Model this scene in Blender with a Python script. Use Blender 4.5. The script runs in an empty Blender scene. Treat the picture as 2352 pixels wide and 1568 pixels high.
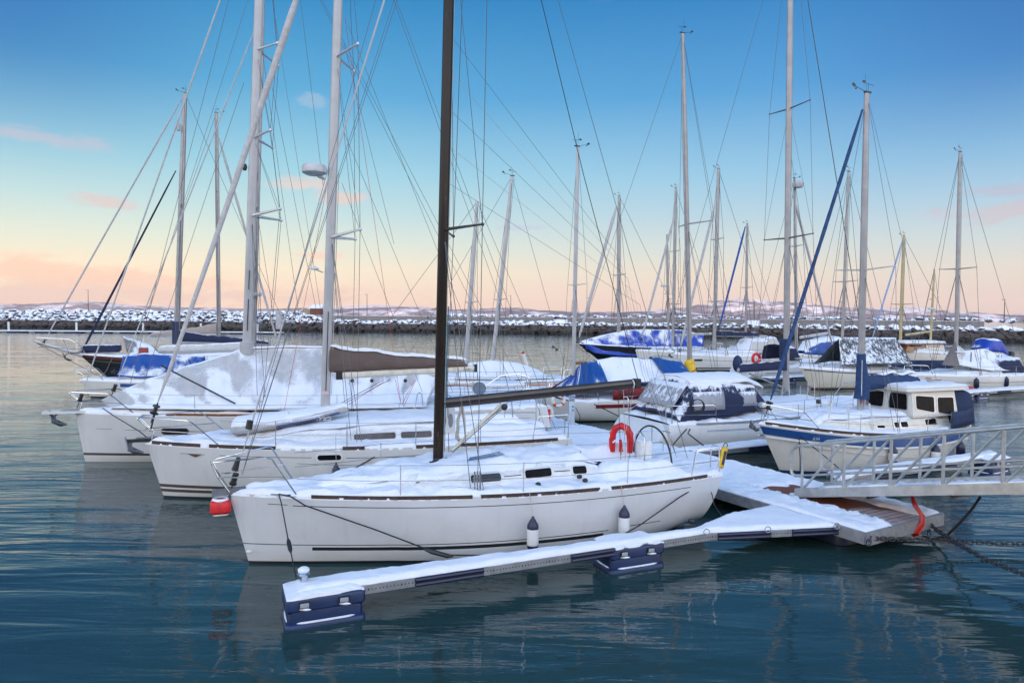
import bpy, bmesh, math, random
from mathutils import Vector, Matrix, noise
random.seed(7)
sc = bpy.context.scene
col = sc.collection
# ------------------------------------------------------------------ camera
CAMH, FPX, CW, CH = 4.4, 1568.0, 2352.0, 1568.0
camd = bpy.data.cameras.new('camera'); cam = bpy.data.objects.new('camera', camd); col.objects.link(cam)
camd.sensor_width = 36.0; camd.lens = 36.0 * FPX / CW; camd.clip_end = 30000; camd.clip_start = 0.1
RM = (Matrix.Rotation(math.radians(90 - 2.02), 3, 'X') @ Matrix.Rotation(0.009, 3, 'Z'))
cam.matrix_world = Matrix.Translation((0, 0, CAMH)) @ RM.to_4x4()
sc.camera = cam
CO = Vector((0, 0, CAMH))
def ray(px, py): return RM @ Vector(((px - CW / 2) / FPX, -(py - CH / 2) / FPX, -1))
def G(px, py, z=0.0):
    r = ray(px, py); return CO + r * ((z - CAMH) / r.z)
def D(px, py, d):
    r = ray(px, py); return CO + r * (d / r.y)
def hz(px): return 718 + 0.009 * px
# ------------------------------------------------------------------ exposure, world, sun
sc.render.engine = 'CYCLES'
sc.view_settings.view_transform = 'Standard'; sc.view_settings.look = 'None'
sc.view_settings.gamma = 1.0; sc.view_settings.use_curve_mapping = False
sc.view_settings.exposure = 0.06
SUN_EL, SUN_AZ = math.radians(6.0), math.radians(205)      # low sun behind the camera (compass angle from +Y, clockwise)
class NT:
    def __init__(s, nt): s.nt = nt; s.n = nt.nodes; s.l = nt.links
    def node(s, t, **k):
        n = s.n.new(t)
        for a, b in k.items(): setattr(n, a, b)
        return n
    def put(s, sock, v):
        if isinstance(v, bpy.types.NodeSocket): s.l.new(v, sock)
        elif v is not None: sock.default_value = v
    def m(s, op, a, b=None, c=None, clamp=False):
        n = s.node('ShaderNodeMath', operation=op, use_clamp=clamp)
        s.put(n.inputs[0], a); s.put(n.inputs[1], b); s.put(n.inputs[2], c)
        return n.outputs[0]
    def mix(s, f, a, b, bt='MIX'):
        n = s.node('ShaderNodeMix', data_type='RGBA', blend_type=bt)
        s.put(n.inputs[0], f)
        for i, v in ((6, a), (7, b)):
            if isinstance(v, tuple) and len(v) == 3: v = v + (1,)
            s.put(n.inputs[i], v)
        return n.outputs[2]
    def noise(s, vec=None, scale=5.0, detail=3.0, rough=0.5, dist=0.0):
        n = s.node('ShaderNodeTexNoise'); s.put(n.inputs['Vector'], vec)
        n.inputs['Scale'].default_value = scale; n.inputs['Detail'].default_value = detail
        n.inputs['Roughness'].default_value = rough; n.inputs['Distortion'].default_value = dist
        return n.outputs['Fac']
    def ss(s, v, lo, hi):
        n = s.node('ShaderNodeMapRange', interpolation_type='SMOOTHSTEP')
        s.put(n.inputs[0], v); s.put(n.inputs[1], lo); s.put(n.inputs[2], hi)
        return n.outputs[0]
    def scale(s, vec, k):
        n = s.node('ShaderNodeMapping'); s.put(n.inputs[0], vec); n.inputs['Scale'].default_value = k
        return n.outputs[0]
    def ramp(s, f, stops):
        n = s.node('ShaderNodeValToRGB'); s.put(n.inputs[0], f); e = n.color_ramp.elements
        while len(e) < len(stops): e.new(0.5)
        for i, (p, c) in enumerate(stops): e[i].position = p; e[i].color = c + (1,)
        return n.outputs[0]
    def coord(s, w='Object'): return s.node('ShaderNodeTexCoord').outputs[w]
    def xyz(s, v):
        n = s.node('ShaderNodeSeparateXYZ'); s.put(n.inputs[0], v); return n.outputs
def lin(r, g, b):
    f = lambda c: (c / 255) / 12.92 if c / 255 <= 0.04045 else ((c / 255 + 0.055) / 1.055) ** 2.4
    return (f(r), f(g), f(b))
world = bpy.data.worlds.new('World'); sc.world = world; world.use_nodes = True
w = NT(world.node_tree); w.n.clear()
gen = w.coord('Generated')
X, Y, Z = w.xyz(gen)
base = w.ramp(w.m('MAXIMUM', Z, 0.0), [
    (0.0, lin(242, 207, 186)), (0.028, lin(242, 213, 192)), (0.065, lin(236, 224, 203)), (0.10, lin(212, 222, 214)),
    (0.145, lin(180, 212, 222)), (0.20, lin(146, 200, 224)), (0.30, lin(76, 160, 212)), (0.42, lin(10, 125, 190)), (0.6, lin(52, 110, 138)), (1.0, lin(52, 92, 125))])
base = w.mix(1.0, base, w.mix(w.ss(X, -0.6, 0.6), (1.14, 1.10, 1.0), (0.86, 0.88, 0.98)), 'MULTIPLY')
base = w.mix(w.m('MULTIPLY', w.ss(w.m('ABSOLUTE', X), 0.3, 0.62), w.ss(Z, 0.12, 0.42)), base, lin(22, 104, 178))
# the sunset side of the sky, behind the camera, is much brighter
glow = w.ramp(w.m('MAXIMUM', Z, 0.0), [(0.0, lin(255, 205, 160)), (0.12, lin(248, 230, 214)), (0.35, lin(224, 227, 234)), (0.62, lin(148, 172, 205)), (1.0, lin(66, 112, 165))])
glow = w.mix(1.0, glow, (1.0, 1.0, 1.0), 'MULTIPLY')
gs = w.node('ShaderNodeVectorMath', operation='SCALE'); w.put(gs.inputs[0], glow); gs.inputs['Scale'].default_value = GLOW = 3.35
base = w.mix(w.ss(w.m('MULTIPLY', Y, -1.0), -0.35, 0.45), base, gs.outputs[0])
az = w.m('ARCTAN2', X, Y); el = w.m('ARCSINE', Z)
cn = w.noise(w.scale(gen, (17, 17, 52)), 1.0, 7.0, 0.62, 0.5)
def cloud(px, py, rx, ry, lo, hi, colr, amt, acc):
    a0 = math.atan((px - 1176) / FPX); e0 = (hz(px) - py) / FPX * math.cos(a0)
    da = w.m('DIVIDE', w.m('SUBTRACT', az, a0), rx / FPX); de = w.m('DIVIDE', w.m('SUBTRACT', el, e0), ry / FPX)
    g = w.m('EXPONENT', w.m('MULTIPLY', w.m('ADD', w.m('MULTIPLY', da, da), w.m('MULTIPLY', de, de)), -1.0))
    v = w.m('ADD', w.m('MULTIPLY', g, 0.62), w.m('MULTIPLY', w.m('SUBTRACT', cn, 0.5), 1.5))
    k = w.m('MULTIPLY', w.ss(v, 0.10, 0.55), w.m('MULTIPLY', w.ss(g, 0.02, 0.3), amt))
    return w.mix(k, acc, colr)
sky = base
sky = cloud(60, 672, 700, 26, 0.30, 0.62, lin(232, 190, 176), 0.6, sky)
sky = cloud(90, 622, 250, 26, 0.25, 0.5, lin(252, 206, 178), 0.8, sky)
sky = cloud(380, 650, 200, 16, 0.25, 0.5, lin(250, 208, 184), 0.6, sky)
sky = cloud(250, 468, 62, 17, 0.25, 0.5, lin(222, 200, 198), 0.75, sky)
sky = cloud(700, 428, 90, 16, 0.28, 0.55, lin(240, 205, 192), 0.6, sky)
sky = cloud(775, 458, 80, 16, 0.25, 0.5, lin(236, 200, 188), 0.7, sky)
sky = cloud(740, 586, 60, 9, 0.28, 0.55, lin(250, 205, 185), 0.7, sky)
sky = cloud(90, 325, 120, 16, 0.3, 0.6, lin(205, 190, 205), 0.5, sky)
sky = cloud(1460, 18, 200, 26, 0.3, 0.65, lin(160, 170, 205), 0.5, sky)
sky = cloud(720, 250, 30, 14, 0.3, 0.6, lin(180, 195, 212), 0.4, sky)
sky = cloud(2310, 485, 110, 22, 0.25, 0.5, lin(205, 180, 190), 0.6, sky)
sky = cloud(2330, 440, 90, 14, 0.27, 0.52, lin(190, 172, 192), 0.45, sky)
sky = cloud(1200, 525, 60, 6, 0.3, 0.6, lin(190, 200, 220), 0.6, sky)
nish = w.node('ShaderNodeTexSky', sky_type='NISHITA', sun_disc=False, sun_elevation=SUN_EL, sun_rotation=SUN_AZ)
bg1 = w.node('ShaderNodeBackground'); w.put(bg1.inputs[0], sky); bg1.inputs[1].default_value = 1.0
bg2 = w.node('ShaderNodeBackground'); w.put(bg2.inputs[0], nish.outputs[0]); bg2.inputs[1].default_value = 0.012
ad = w.node('ShaderNodeAddShader'); w.l.new(bg1.outputs[0], ad.inputs[0]); w.l.new(bg2.outputs[0], ad.inputs[1])
wo = w.node('ShaderNodeOutputWorld'); w.l.new(ad.outputs[0], wo.inputs[0])
sd = bpy.data.lights.new('sun', 'SUN'); sd.energy = 5.0; sd.angle = math.radians(0.6); sd.color = (1.0, 0.56, 0.34)
sun = bpy.data.objects.new('sun', sd); col.objects.link(sun)
sv = Vector((math.sin(SUN_AZ) * math.cos(SUN_EL), math.cos(SUN_AZ) * math.cos(SUN_EL), math.sin(SUN_EL)))   # towards the sun
sun.rotation_euler = sv.to_track_quat('Z', 'Y').to_euler(); sun.location = (0, -20, 60)
# ------------------------------------------------------------------ object bookkeeping
def tag(o, label=None, cat=None, group=None, kind=None):
    if label: o['label'] = label
    if cat: o['category'] = cat
    if group: o['group'] = group
    if kind: o['kind'] = kind
    return o
def empty(name, loc=(0, 0, 0), rz=0.0):
    o = bpy.data.objects.new(name, None); col.objects.link(o); o.location = loc; o.rotation_euler = (0, 0, rz); return o
class MB:
    def __init__(s): s.v = []; s.f = []; s.at = []
    def add(s, vs, fs, at=None):
        o = len(s.v); s.v += [tuple(p) for p in vs]; s.f += [tuple(i + o for i in f) for f in fs]
        s.at += (at if at else [0.0] * len(vs)); return s
    def box(s, c, sz, rz=0.0, ry=0.0):
        M = Matrix.Rotation(rz, 3, 'Z') @ Matrix.Rotation(ry, 3, 'Y'); c = Vector(c)
        vs = [c + M @ Vector((a * sz[0] / 2, b * sz[1] / 2, d * sz[2] / 2)) for a in (-1, 1) for b in (-1, 1) for d in (-1, 1)]
        return s.add(vs, [(0, 1, 3, 2), (4, 6, 7, 5), (0, 4, 5, 1), (2, 3, 7, 6), (0, 2, 6, 4), (1, 5, 7, 3)])
    def rbox(s, c, sz, r, rz=0.0, n=3):            # box with rounded vertical edges and softened top
        c = Vector(c); M = Matrix.Rotation(rz, 3, 'Z'); prof = []
        for k in range(4):
            cx = (sz[0] / 2 - r) * (1, -1, -1, 1)[k]; cy = (sz[1] / 2 - r) * (1, 1, -1, -1)[k]
            for i in range(n + 1):
                a = math.pi / 2 * (k + i / n); prof.append((cx, cy, math.cos(a), math.sin(a)))
        rings = []
        e = min(r * 0.6, sz[2] * 0.25)
        for zz, ins in ((-sz[2] / 2, e), (-sz[2] / 2 + e, 0), (sz[2] / 2 - e, 0), (sz[2] / 2 - e * 0.3, e * 0.45), (sz[2] / 2, e)):
            rings.append([c + M @ Vector((cx + ca * max(r - ins, 0), cy + sa * max(r - ins, 0), zz)) for cx, cy, ca, sa in prof])
        return s.loft(rings, True, True, True)
    def loft(s, rings, closed=True, cap0=False, cap1=False, at=None):
        n = len(rings[0]); vs = [p for r in rings for p in r]; fs = []
        for i in range(len(rings) - 1):
            for j in range(n if closed else n - 1):
                k = (j + 1) % n
                fs.append((i * n + j, i * n + k, (i + 1) * n + k, (i + 1) * n + j))
        if cap0: fs.append(tuple(range(n - 1, -1, -1)))
        if cap1: fs.append(tuple((len(rings) - 1) * n + j for j in range(n)))
        return s.add(vs, fs, at)
    def tube(s, pts, r, seg=6, caps=True, flat=1.0):
        pts = [Vector(p) for p in pts]; n = len(pts); rings = []
        R = r if isinstance(r, (list, tuple)) else [r] * n
        up = None
        for i, p in enumerate(pts):
            t = (pts[min(i + 1, n - 1)] - pts[max(i - 1, 0)])
            if t.length < 1e-9: t = Vector((0, 0, 1))
            t.normalize()
            if up is None:
                a = Vector((0, 0, 1)) if abs(t.z) < 0.9 else Vector((1, 0, 0))
                up = (a - t * a.dot(t)).normalized()
            else:
                up = up - t * up.dot(t)
                up = up.normalized() if up.length > 1e-6 else t.orthogonal().normalized()
            sd_ = t.cross(up)
            rings.append([p + (up * math.cos(2 * math.pi * k / seg) + sd_ * math.sin(2 * math.pi * k / seg) * flat) * R[i] for k in range(seg)])
        return s.loft(rings, True, caps, caps)
    def ball(s, c, r, seg=10, rings_=7):
        c = Vector(c); r = r if isinstance(r, (tuple, list)) else (r, r, r); rg = []
        for i in range(rings_):
            a = math.pi * (i + 0.02) / (rings_ - 1 + 0.04) - math.pi / 2
            rg.append([c + Vector((math.cos(a) * math.cos(2 * math.pi * k / seg) * r[0], math.cos(a) * math.sin(2 * math.pi * k / seg) * r[1], math.sin(a) * r[2])) for k in range(seg)])
        return s.loft(rg, True, True, True)
    def grid(s, rows):
        return s.loft(rows, False)
    def lathe(s, c, prof, seg=16, axis='Z'):
        c = Vector(c); rg = []
        for rr, h in prof:
            ring = []
            for k in range(seg):
                a = 2 * math.pi * k / seg; v = Vector((rr * math.cos(a), rr * math.sin(a), h))
                if axis == 'X': v = Vector((v.z, v.x, v.y))
                if axis == 'Y': v = Vector((v.x, v.z, v.y))
                ring.append(c + v)
            rg.append(ring)
        return s.loft(rg, True, True, True)
    def torus(s, c, R, r, axis='X', seg=28, rs=7, a0=0.0, a1=2 * math.pi):
        c = Vector(c); full = abs(a1 - a0 - 2 * math.pi) < 1e-3; pts = []; rings = []
        m = seg if full else seg + 1
        for i in range(m):
            a = a0 + (a1 - a0) * i / seg; ring = []
            for k in range(rs):
                b = 2 * math.pi * k / rs; q = R + r * math.cos(b)
                v = Vector((r * math.sin(b), q * math.cos(a), q * math.sin(a)))
                if axis == 'Y': v = Vector((v.y, v.x, v.z))
                if axis == 'Z': v = Vector((v.y, v.z, v.x))
                ring.append(c + v)
            rings.append(ring)
        if full: rings.append(rings[0])
        return s.loft(rings, True, not full, not full)
    def build(s, name, mat, parent=None, smooth=True, attr=None, solid=0.0, sub=0, auto=True):
        me = bpy.data.meshes.new(name); me.from_pydata(s.v, [], s.f); me.update()
        bm = bmesh.new(); bm.from_mesh(me); bmesh.ops.recalc_face_normals(bm, faces=bm.faces); bm.to_mesh(me); bm.free()
        if attr:
            a = me.attributes.new(attr, 'FLOAT', 'POINT'); a.data.foreach_set('value', s.at)
        o = bpy.data.objects.new(name, me); col.objects.link(o)
        if mat:
            me.materials.append(mat)
        if smooth:
            me.polygons.foreach_set('use_smooth', [True] * len(me.polygons))
            if auto: me.set_sharp_from_angle(angle=math.radians(42))
        if parent: o.parent = parent
        if solid:
            md = o.modifiers.new('solid', 'SOLIDIFY'); md.thickness = solid; md.offset = 0
        if sub:
            md = o.modifiers.new('sub', 'SUBSURF'); md.levels = sub; md.render_levels = sub
        return o
def struct(name, mb, mat, **k): return tag(mb.build(name, mat, **k), kind='structure')
def lerp(a, b, t): return a + (b - a) * t
def sstep(a, b, x):
    t = max(0.0, min(1.0, (x - a) / (b - a))); return t * t * (3 - 2 * t)
def fn(x, y=0.0, z=0.0): return noise.noise(Vector((x, y, z)))
def sag(a, b, s, n=8):
    a, b = Vector(a), Vector(b)
    return [a.lerp(b, i / n) - Vector((0, 0, s * 4 * (i / n) * (1 - i / n))) for i in range(n + 1)]
# ------------------------------------------------------------------ materials
MATS = {}
def mat(name, fnc):
    if name in MATS: return MATS[name]
    m = bpy.data.materials.new(name); m.use_nodes = True; t = NT(m.node_tree); t.n.clear()
    p = t.node('ShaderNodeBsdfPrincipled'); o = t.node('ShaderNodeOutputMaterial'); t.l.new(p.outputs[0], o.inputs[0])
    fnc(t, p); MATS[name] = m; return m
def bump(t, p, h, strength=0.3, dist=0.02):
    b = t.node('ShaderNodeBump'); b.inputs['Strength'].default_value = strength; b.inputs['Distance'].default_value = dist
    t.put(b.inputs['Height'], h); t.l.new(b.outputs[0], p.inputs['Normal'])
def plain(name, c, rough=0.5, metal=0.0, coat=0.0, var=0.12, nscale=6.0, bmp=0.0):
    def f(t, p):
        co = t.coord(); n = t.noise(co, nscale, 4, 0.6)
        dk = tuple(x * (1 - var) for x in c); lt = tuple(min(1, x * (1 + var)) for x in c)
        t.put(p.inputs['Base Color'], t.mix(t.ss(n, 0.3, 0.7), dk, lt))
        p.inputs['Metallic'].default_value = metal; p.inputs['Coat Weight'].default_value = coat
        t.put(p.inputs['Roughness'], t.m('ADD', t.m('MULTIPLY', n, 0.15), rough - 0.07))
        if bmp: bump(t, p, t.noise(co, nscale * 5, 3), bmp, 0.01)
    return mat(name, f)
def snowf(t, p):
    co = t.coord(); n = t.noise(co, 3.0, 5, 0.6); n2 = t.noise(co, 38.0, 3, 0.7)
    t.put(p.inputs['Base Color'], t.mix(n, (0.82, 0.83, 0.88), (0.90, 0.90, 0.93)))
    p.inputs['Roughness'].default_value = 0.75; p.inputs['Specular IOR Level'].default_value = 0.25
    bump(t, p, t.m('ADD', t.m('MULTIPLY', n, 1.6), t.m('MULTIPLY', n2, 0.35)), 0.6, 0.06)
SNOW = mat('snow', snowf)
def hull_mat(name, c, bands, foot=0.025):
    """bands: (kind 'z' or 'd', lo, hi, x0, x1, colour); z = height over water, d = distance under the sheer"""
    def f(t, p):
        co = t.coord(); x, y, z = t.xyz(co)
        a = t.node('ShaderNodeAttribute', attribute_name='below').outputs['Fac']
        n = t.noise(co, 1.2, 5, 0.65)
        cc = t.mix(t.ss(n, 0.25, 0.8), tuple(q * 0.90 for q in c), c)
        st = t.noise(t.scale(co, (6, 6, 0.35)), 1.0, 4, 0.6)
        cc = t.mix(t.m('MULTIPLY', t.ss(st, 0.52, 0.72), 0.20), cc, tuple(q * 0.72 for q in c))
        cc = t.mix(t.m('MULTIPLY', t.ss(z, 0.30, 0.0), 0.45), cc, tuple(q * k for q, k in zip(c, (0.72, 0.66, 0.52))))
        for kd, lo, hi, x0, x1, bc in bands:
            v = z if kd == 'z' else a
            k = t.m('MULTIPLY', t.m('GREATER_THAN', v, lo), t.m('LESS_THAN', v, hi))
            k = t.m('MULTIPLY', k, t.m('MULTIPLY', t.m('GREATER_THAN', x, x0), t.m('LESS_THAN', x, x1)))
            cc = t.mix(k, cc, bc)
        if foot > 0: cc = t.mix(t.m('LESS_THAN', z, foot), cc, (0.02, 0.02, 0.022))
        t.put(p.inputs['Base Color'], cc); p.inputs['Roughness'].default_value = 0.28
        p.inputs['Coat Weight'].default_value = 0.3; p.inputs['Coat Roughness'].default_value = 0.12
        bump(t, p, t.noise(co, 0.8, 2), 0.08, 0.05)
    return mat(name, f)
def snowy(name, c, cover=0.5, streak=False, rough=0.7, c2=None, scale=2.2):
    """cloth, glass or paint with snow lying where the surface faces up and in patches; cover 0..1"""
    def f(t, p):
        co = t.coord(); g = t.node('ShaderNodeNewGeometry'); nz = t.xyz(g.outputs['Normal'])[2]
        n = t.noise(t.scale(co, (1, 1, 0.5) if not streak else (1.6, 1.6, 0.35)), scale, 6, 0.65, 0.4)
        v = t.m('ADD', nz, t.m('MULTIPLY', t.m('SUBTRACT', n, 0.5), 1.5 if streak else 0.9))
        v = t.m('ADD', v, t.m('MULTIPLY', t.m('SUBTRACT', t.noise(co, 26.0, 4, 0.75), 0.5), 0.5))
        k = t.ss(v, 0.97 - cover, 1.17 - cover)
        nn = t.noise(co, 5.0, 3)
        cc = t.mix(nn, tuple(q * 0.75 for q in c), c2 or tuple(min(1, q * 1.15) for q in c))
        t.put(p.inputs['Base Color'], t.mix(k, cc, (0.86, 0.865, 0.90)))
        t.put(p.inputs['Roughness'], t.m('ADD', t.m('MULTIPLY', k, 0.8 - rough), rough))
        wr = t.noise(t.scale(co, (2, 2, 6)), 2.0, 4, 0.6, 0.6)
        bump(t, p, t.m('ADD', t.m('MULTIPLY', k, 0.8), t.m('ADD', wr, t.m('MULTIPLY', t.noise(co, 30, 3), 0.25))), 0.6, 0.03)
    return mat(name, f)
WHITE = plain('white_gelcoat', (0.66, 0.66, 0.65), 0.32, coat=0.2, var=0.06, nscale=1.5)
CREAM = plain('cream_gelcoat', (0.66, 0.63, 0.56), 0.35, coat=0.2, var=0.05, nscale=1.5)
CABIN = snowy('snowy_gelcoat', (0.74, 0.74, 0.73), 0.46, rough=0.35)
CCABIN = snowy('snowy_cream_gelcoat', (0.74, 0.69, 0.58), 0.42, rough=0.35)
ALU = plain('aluminium', (0.62, 0.63, 0.65), 0.34, 0.85, var=0.12, nscale=9)
MASTW = plain('white_mast_paint', (0.43, 0.43, 0.435), 0.35, 0.1, 0.2, var=0.08, nscale=2)
MASTA = plain('anodised_mast', (0.34, 0.335, 0.34), 0.45, 0.4, var=0.12, nscale=2)
MASTY = plain('yellow_varnished_mast', (0.46, 0.38, 0.20), 0.4, var=0.15, nscale=2)
def carbf(t, p):
    co = t.coord(); n = t.noise(t.scale(co, (3, 3, 0.4)), 1.0, 5, 0.6); n2 = t.noise(t.scale(co, (9, 9, 1.3)), 1.0, 5, 0.7)
    cc = t.mix(n, (0.012, 0.009, 0.008), (0.028, 0.020, 0.017))
    cc = t.mix(t.m('MULTIPLY', t.ss(n2, 0.6, 0.72), 0.6), cc, (0.16, 0.10, 0.05))
    t.put(p.inputs['Base Color'], cc); t.put(p.inputs['Roughness'], t.m('ADD', t.m('MULTIPLY', n2, 0.3), 0.15)); p.inputs['Coat Weight'].default_value = 0.08
def _carb(t, p): carbf(t, p); p.inputs['Specular IOR Level'].default_value = 0.2
BLACKM = mat('weathered_black_mast', _carb)
STEEL = plain('polished_steel', (0.70, 0.71, 0.73), 0.16, 1.0, var=0.05)
WIRE = plain('rigging_wire', (0.11, 0.115, 0.125), 0.45, 0.4, var=0.1)
BLACK = plain('black_plastic', (0.018, 0.018, 0.02), 0.45, var=0.3)
DROPE = plain('black_rope', (0.02, 0.021, 0.025), 0.8, var=0.4, nscale=60, bmp=0.6)
BROPE = plain('blue_rope', (0.02, 0.14, 0.34), 0.8, var=0.5, nscale=60, bmp=0.6)
WROPE = plain('pale_rope', (0.46, 0.43, 0.38), 0.85, var=0.35, nscale=70, bmp=0.6)
RROPE = plain('red_rope', (0.45, 0.03, 0.05), 0.8, var=0.4, nscale=60)
TEAK = plain('wet_teak', (0.062, 0.036, 0.028), 0.5, var=0.4, nscale=14)
WOOD = plain('varnished_wood', (0.20, 0.075, 0.02), 0.3, coat=0.5, var=0.35, nscale=5)
GLASS = plain('dark_window', (0.010, 0.010, 0.011), 0.12, var=0.3); [n for n in GLASS.node_tree.nodes if n.type == 'BSDF_PRINCIPLED'][0].inputs['Specular IOR Level'].default_value = 0.04
def glassf(t, p):
    co = t.coord(); n = t.noise(co, 7, 4, 0.7)
    t.put(p.inputs['Base Color'], t.mix(t.ss(n, 0.60, 0.78), (0.012, 0.012, 0.014), (0.35, 0.36, 0.40)))
    t.put(p.inputs['Roughness'], t.m('ADD', t.m('MULTIPLY', t.ss(n, 0.56, 0.66), 0.6), 0.06))
FGLASS = mat('frosted_window', glassf)
RED = plain('red_plastic', (0.62, 0.012, 0.016), 0.4, var=0.15)
YEL = plain('yellow_cloth', (0.75, 0.47, 0.02), 0.6, var=0.2)
NAVY = plain('navy_canvas', (0.012, 0.028, 0.085), 0.75, var=0.35, nscale=4, bmp=0.3)
FWHITE = plain('white_fender_vinyl', (0.74, 0.74, 0.73), 0.4, var=0.06)
FNAVY = plain('navy_fender_vinyl', (0.008, 0.013, 0.045), 0.35, var=0.2)
TAN = plain('tan_canvas', (0.42, 0.28, 0.17), 0.75, var=0.15, bmp=0.2)
# ------------------------------------------------------------------ boats
class Boat:
    def __init__(s, name, label, cat, bow, ang, L, B, zb, zs, dirn='L', sag=0.06, rake=0.3, trans=0.0, zke=0.1, tm=0.55, bt=0.75, group=None, tumble=0.35, bluff=2.0):
        s.ang = math.radians(ang + (0 if dirn == 'L' else 180)); s.near = -1 if dirn == 'L' else 1
        s.root = tag(empty(name, (bow[0], bow[1], 0), s.ang), label, cat, group)
        s.o = Vector((bow[0], bow[1], 0)); s.R = Matrix.Rotation(s.ang, 3, 'Z'); s.Ri = Matrix.Rotation(-s.ang, 3, 'Z')
        s.L, s.B, s.zb, s.zs, s.sg, s.rake, s.trans, s.zke, s.tm, s.bt, s.full, s.bluff = L, B, zb, zs, sag, rake, trans, zke, tm, bt, tumble, bluff
    def loc(s, P): return s.Ri @ (Vector(P) - s.o)
    def w(s, l): return s.R @ Vector(l) + s.o
    def n(s, px, py, y=0.0):
        c = s.loc(CO); r = s.Ri @ ray(px, py); k = (y - c.y) / r.y
        return c + r * k
    def sheer(s, t): return s.zs + (s.zb - s.zs) * (1 - t) ** 1.6 - s.sg * math.sin(math.pi * t)
    def half(s, t):
        if t < s.tm: g = (1 - (1 - t / s.tm) ** s.bluff) ** 0.92
        else: g = 1 - (1 - s.bt) * ((t - s.tm) / (1 - s.tm)) ** 2
        return s.B / 2 * g
    def pt(s, t, q, side):
        b, zs = s.half(t), s.sheer(t)
        zk = -0.45 if t < 0.6 else lerp(-0.45, s.zke, sstep(0.6, 1.0, t))
        th = q * math.pi / 2; e = lerp(1.25, s.full, sstep(0, 0.5, t))
        z = zs - (zs - zk) * math.sin(th) ** 1.15
        y = b * max(math.cos(th), 0) ** e
        if q > 0 and t > 0.3: y *= 1 + 0.02 * math.sin(q * math.pi)
        x = t * s.L + s.rake * ((zs - z) / zs) * (1 - t) ** 5 - s.trans * ((zs - z) / max(zs - zk, .1)) * sstep(0.85, 1, t)
        return Vector((x, side * y, z)), zs - z
    def side(s, x, z, off=0.0, side=None):
        """point on the topside at local x, height z, on the near side"""
        side = side or s.near; t = x / s.L; lo, hi = 0.0, 1.0
        for _ in range(18):
            m = (lo + hi) / 2
            if s.pt(t, m, 1)[0].z > z: lo = m
            else: hi = m
        p = s.pt(t, lo, side)[0]; p.x = x; p.y += side * off; return p
    def rail(s, x, side=None, up=0.0, ins=0.05):
        side = side or s.near; t = max(0, min(1, x / s.L)); return Vector((x, side * max(s.half(t) - ins, 0), s.sheer(t) + up))
    def hull(s, m, nx=44, nq=14):
        mb = MB(); rings = []; at = []
        for i in range(nx + 1):
            t = (i / nx) ** 1.25; r = []
            for side, rg in ((1, range(0, nq + 1)), (-1, range(nq - 1, -1, -1))):
                for q in rg:
                    p, d = s.pt(t, q / nq, side); r.append(p); at.append(d)
            rings.append(r)
        mb.loft(rings, False, False, True, at); s.h = mb.build('hull', m, s.root, attr='below'); return s.h
    def deck(s, thick=0.07, amp=0.05, seed=0.0, nx=70, ny=14, x0=0.0, x1=None, name='deck_snow', m=None, bulge=None, edge=0.0):
        """rough blanket of snow from gunwale to gunwale"""
        mb = MB(); rows = []; x1 = x1 or s.L
        for i in range(nx + 1):
            x = lerp(x0, x1, i / nx); t = x / s.L; h = s.half(t) - edge; r = []
            if t < 0.001: h = 0.01
            zz = s.sheer(t)
            ee = min(1, (x - x0) / 0.25, (x1 - x) / 0.15) if nx > 40 else 1
            for j in range(-ny, ny + 1):
                f = j / ny; f = math.copysign(abs(f) ** 0.7, f)
                d = (1 - abs(f)) * h
                k = sstep(-0.02, 0.10, d) * (0.35 + 0.65 * max(0, min(1, ee)))
                nn = fn(x * 1.7, f * 2.2 + seed, seed) * amp + fn(x * 6, f * h * 6, seed + 5) * amp * 0.45
                z = zz - 0.015 + k * (thick + nn) + 0.05 * (1 - f * f) * min(1, h)
                if bulge: z += bulge(x, f * h)
                yo = f * (h + 0.012 * fn(x * 9, f * 3, seed) * (abs(f) > 0.97))
                r.append((x, yo, z))
            r = [(r[0][0], r[0][1], zz - 0.05)] + r + [(r[-1][0], r[-1][1], zz - 0.05)]
            rows.append(r)
        mb.grid(rows); return mb.build(name, m or SNOW, s.root, auto=False)
    def toerail(s, m, segs, h=0.035, wd=0.03):
        for sd_ in (-1, 1):
            for a, b in segs:
                mb = MB(); n = max(4, int((b - a) * 3)); rg = []
                for i in range(n + 1):
                    p = s.rail(lerp(a, b, i / n), sd_, 0.0, -0.004)
                    q = p - Vector((0, sd_ * wd, 0))
                    rg.append([p - Vector((0, 0, .03)), p + Vector((0, 0, h)), q + Vector((0, 0, h)), q - Vector((0, 0, .03))])
                mb.loft(rg, True, True, True); mb.build('toe_rail', m, s.root)
    def cabin(s, x0, x1, wd, hs, m=None, side_frac=0.62, name='cabin', base=None, amp=0.03, seed=1.0):
        """hs: list of (x, height over deck); wd(x) half width"""
        def H(x):
            for (a, ha), (b, hb_) in zip(hs, hs[1:]):
                if a <= x <= b: return lerp(ha, hb_, sstep(a, b, x))
            return hs[-1][1]
        s.cabH, s.cabW, s.cabF = H, wd, side_frac
        mb = MB(); rg = []; n = 40
        for i in range(n + 1):
            x = lerp(x0, x1, i / n); h = H(x); wv = wd(x); zb_ = s.sheer(x / s.L) - 0.02; r = []
            for f, g in ((-1, 0), (-0.985, 0.2), (-0.93, 0.55), (-0.88, 0.8), (-0.80, 0.95), (-0.68, 1.0), (-0.45, 1.05), (-0.2, 1.08), (0, 1.09)):
                r.append((f, g))
            r = r + [(-f, g) for f, g in r[-2::-1]]
            rg.append([(x, f * wv, zb_ + 0.02 + h * g + (fn(x * 2.1, f * 2, seed) * amp + fn(x * 7, f * 7, seed) * amp * 0.5) * (g > 0.85) * min(1, h * 6)) for f, g in r])
        mb.loft(rg, False, True, True)
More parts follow.
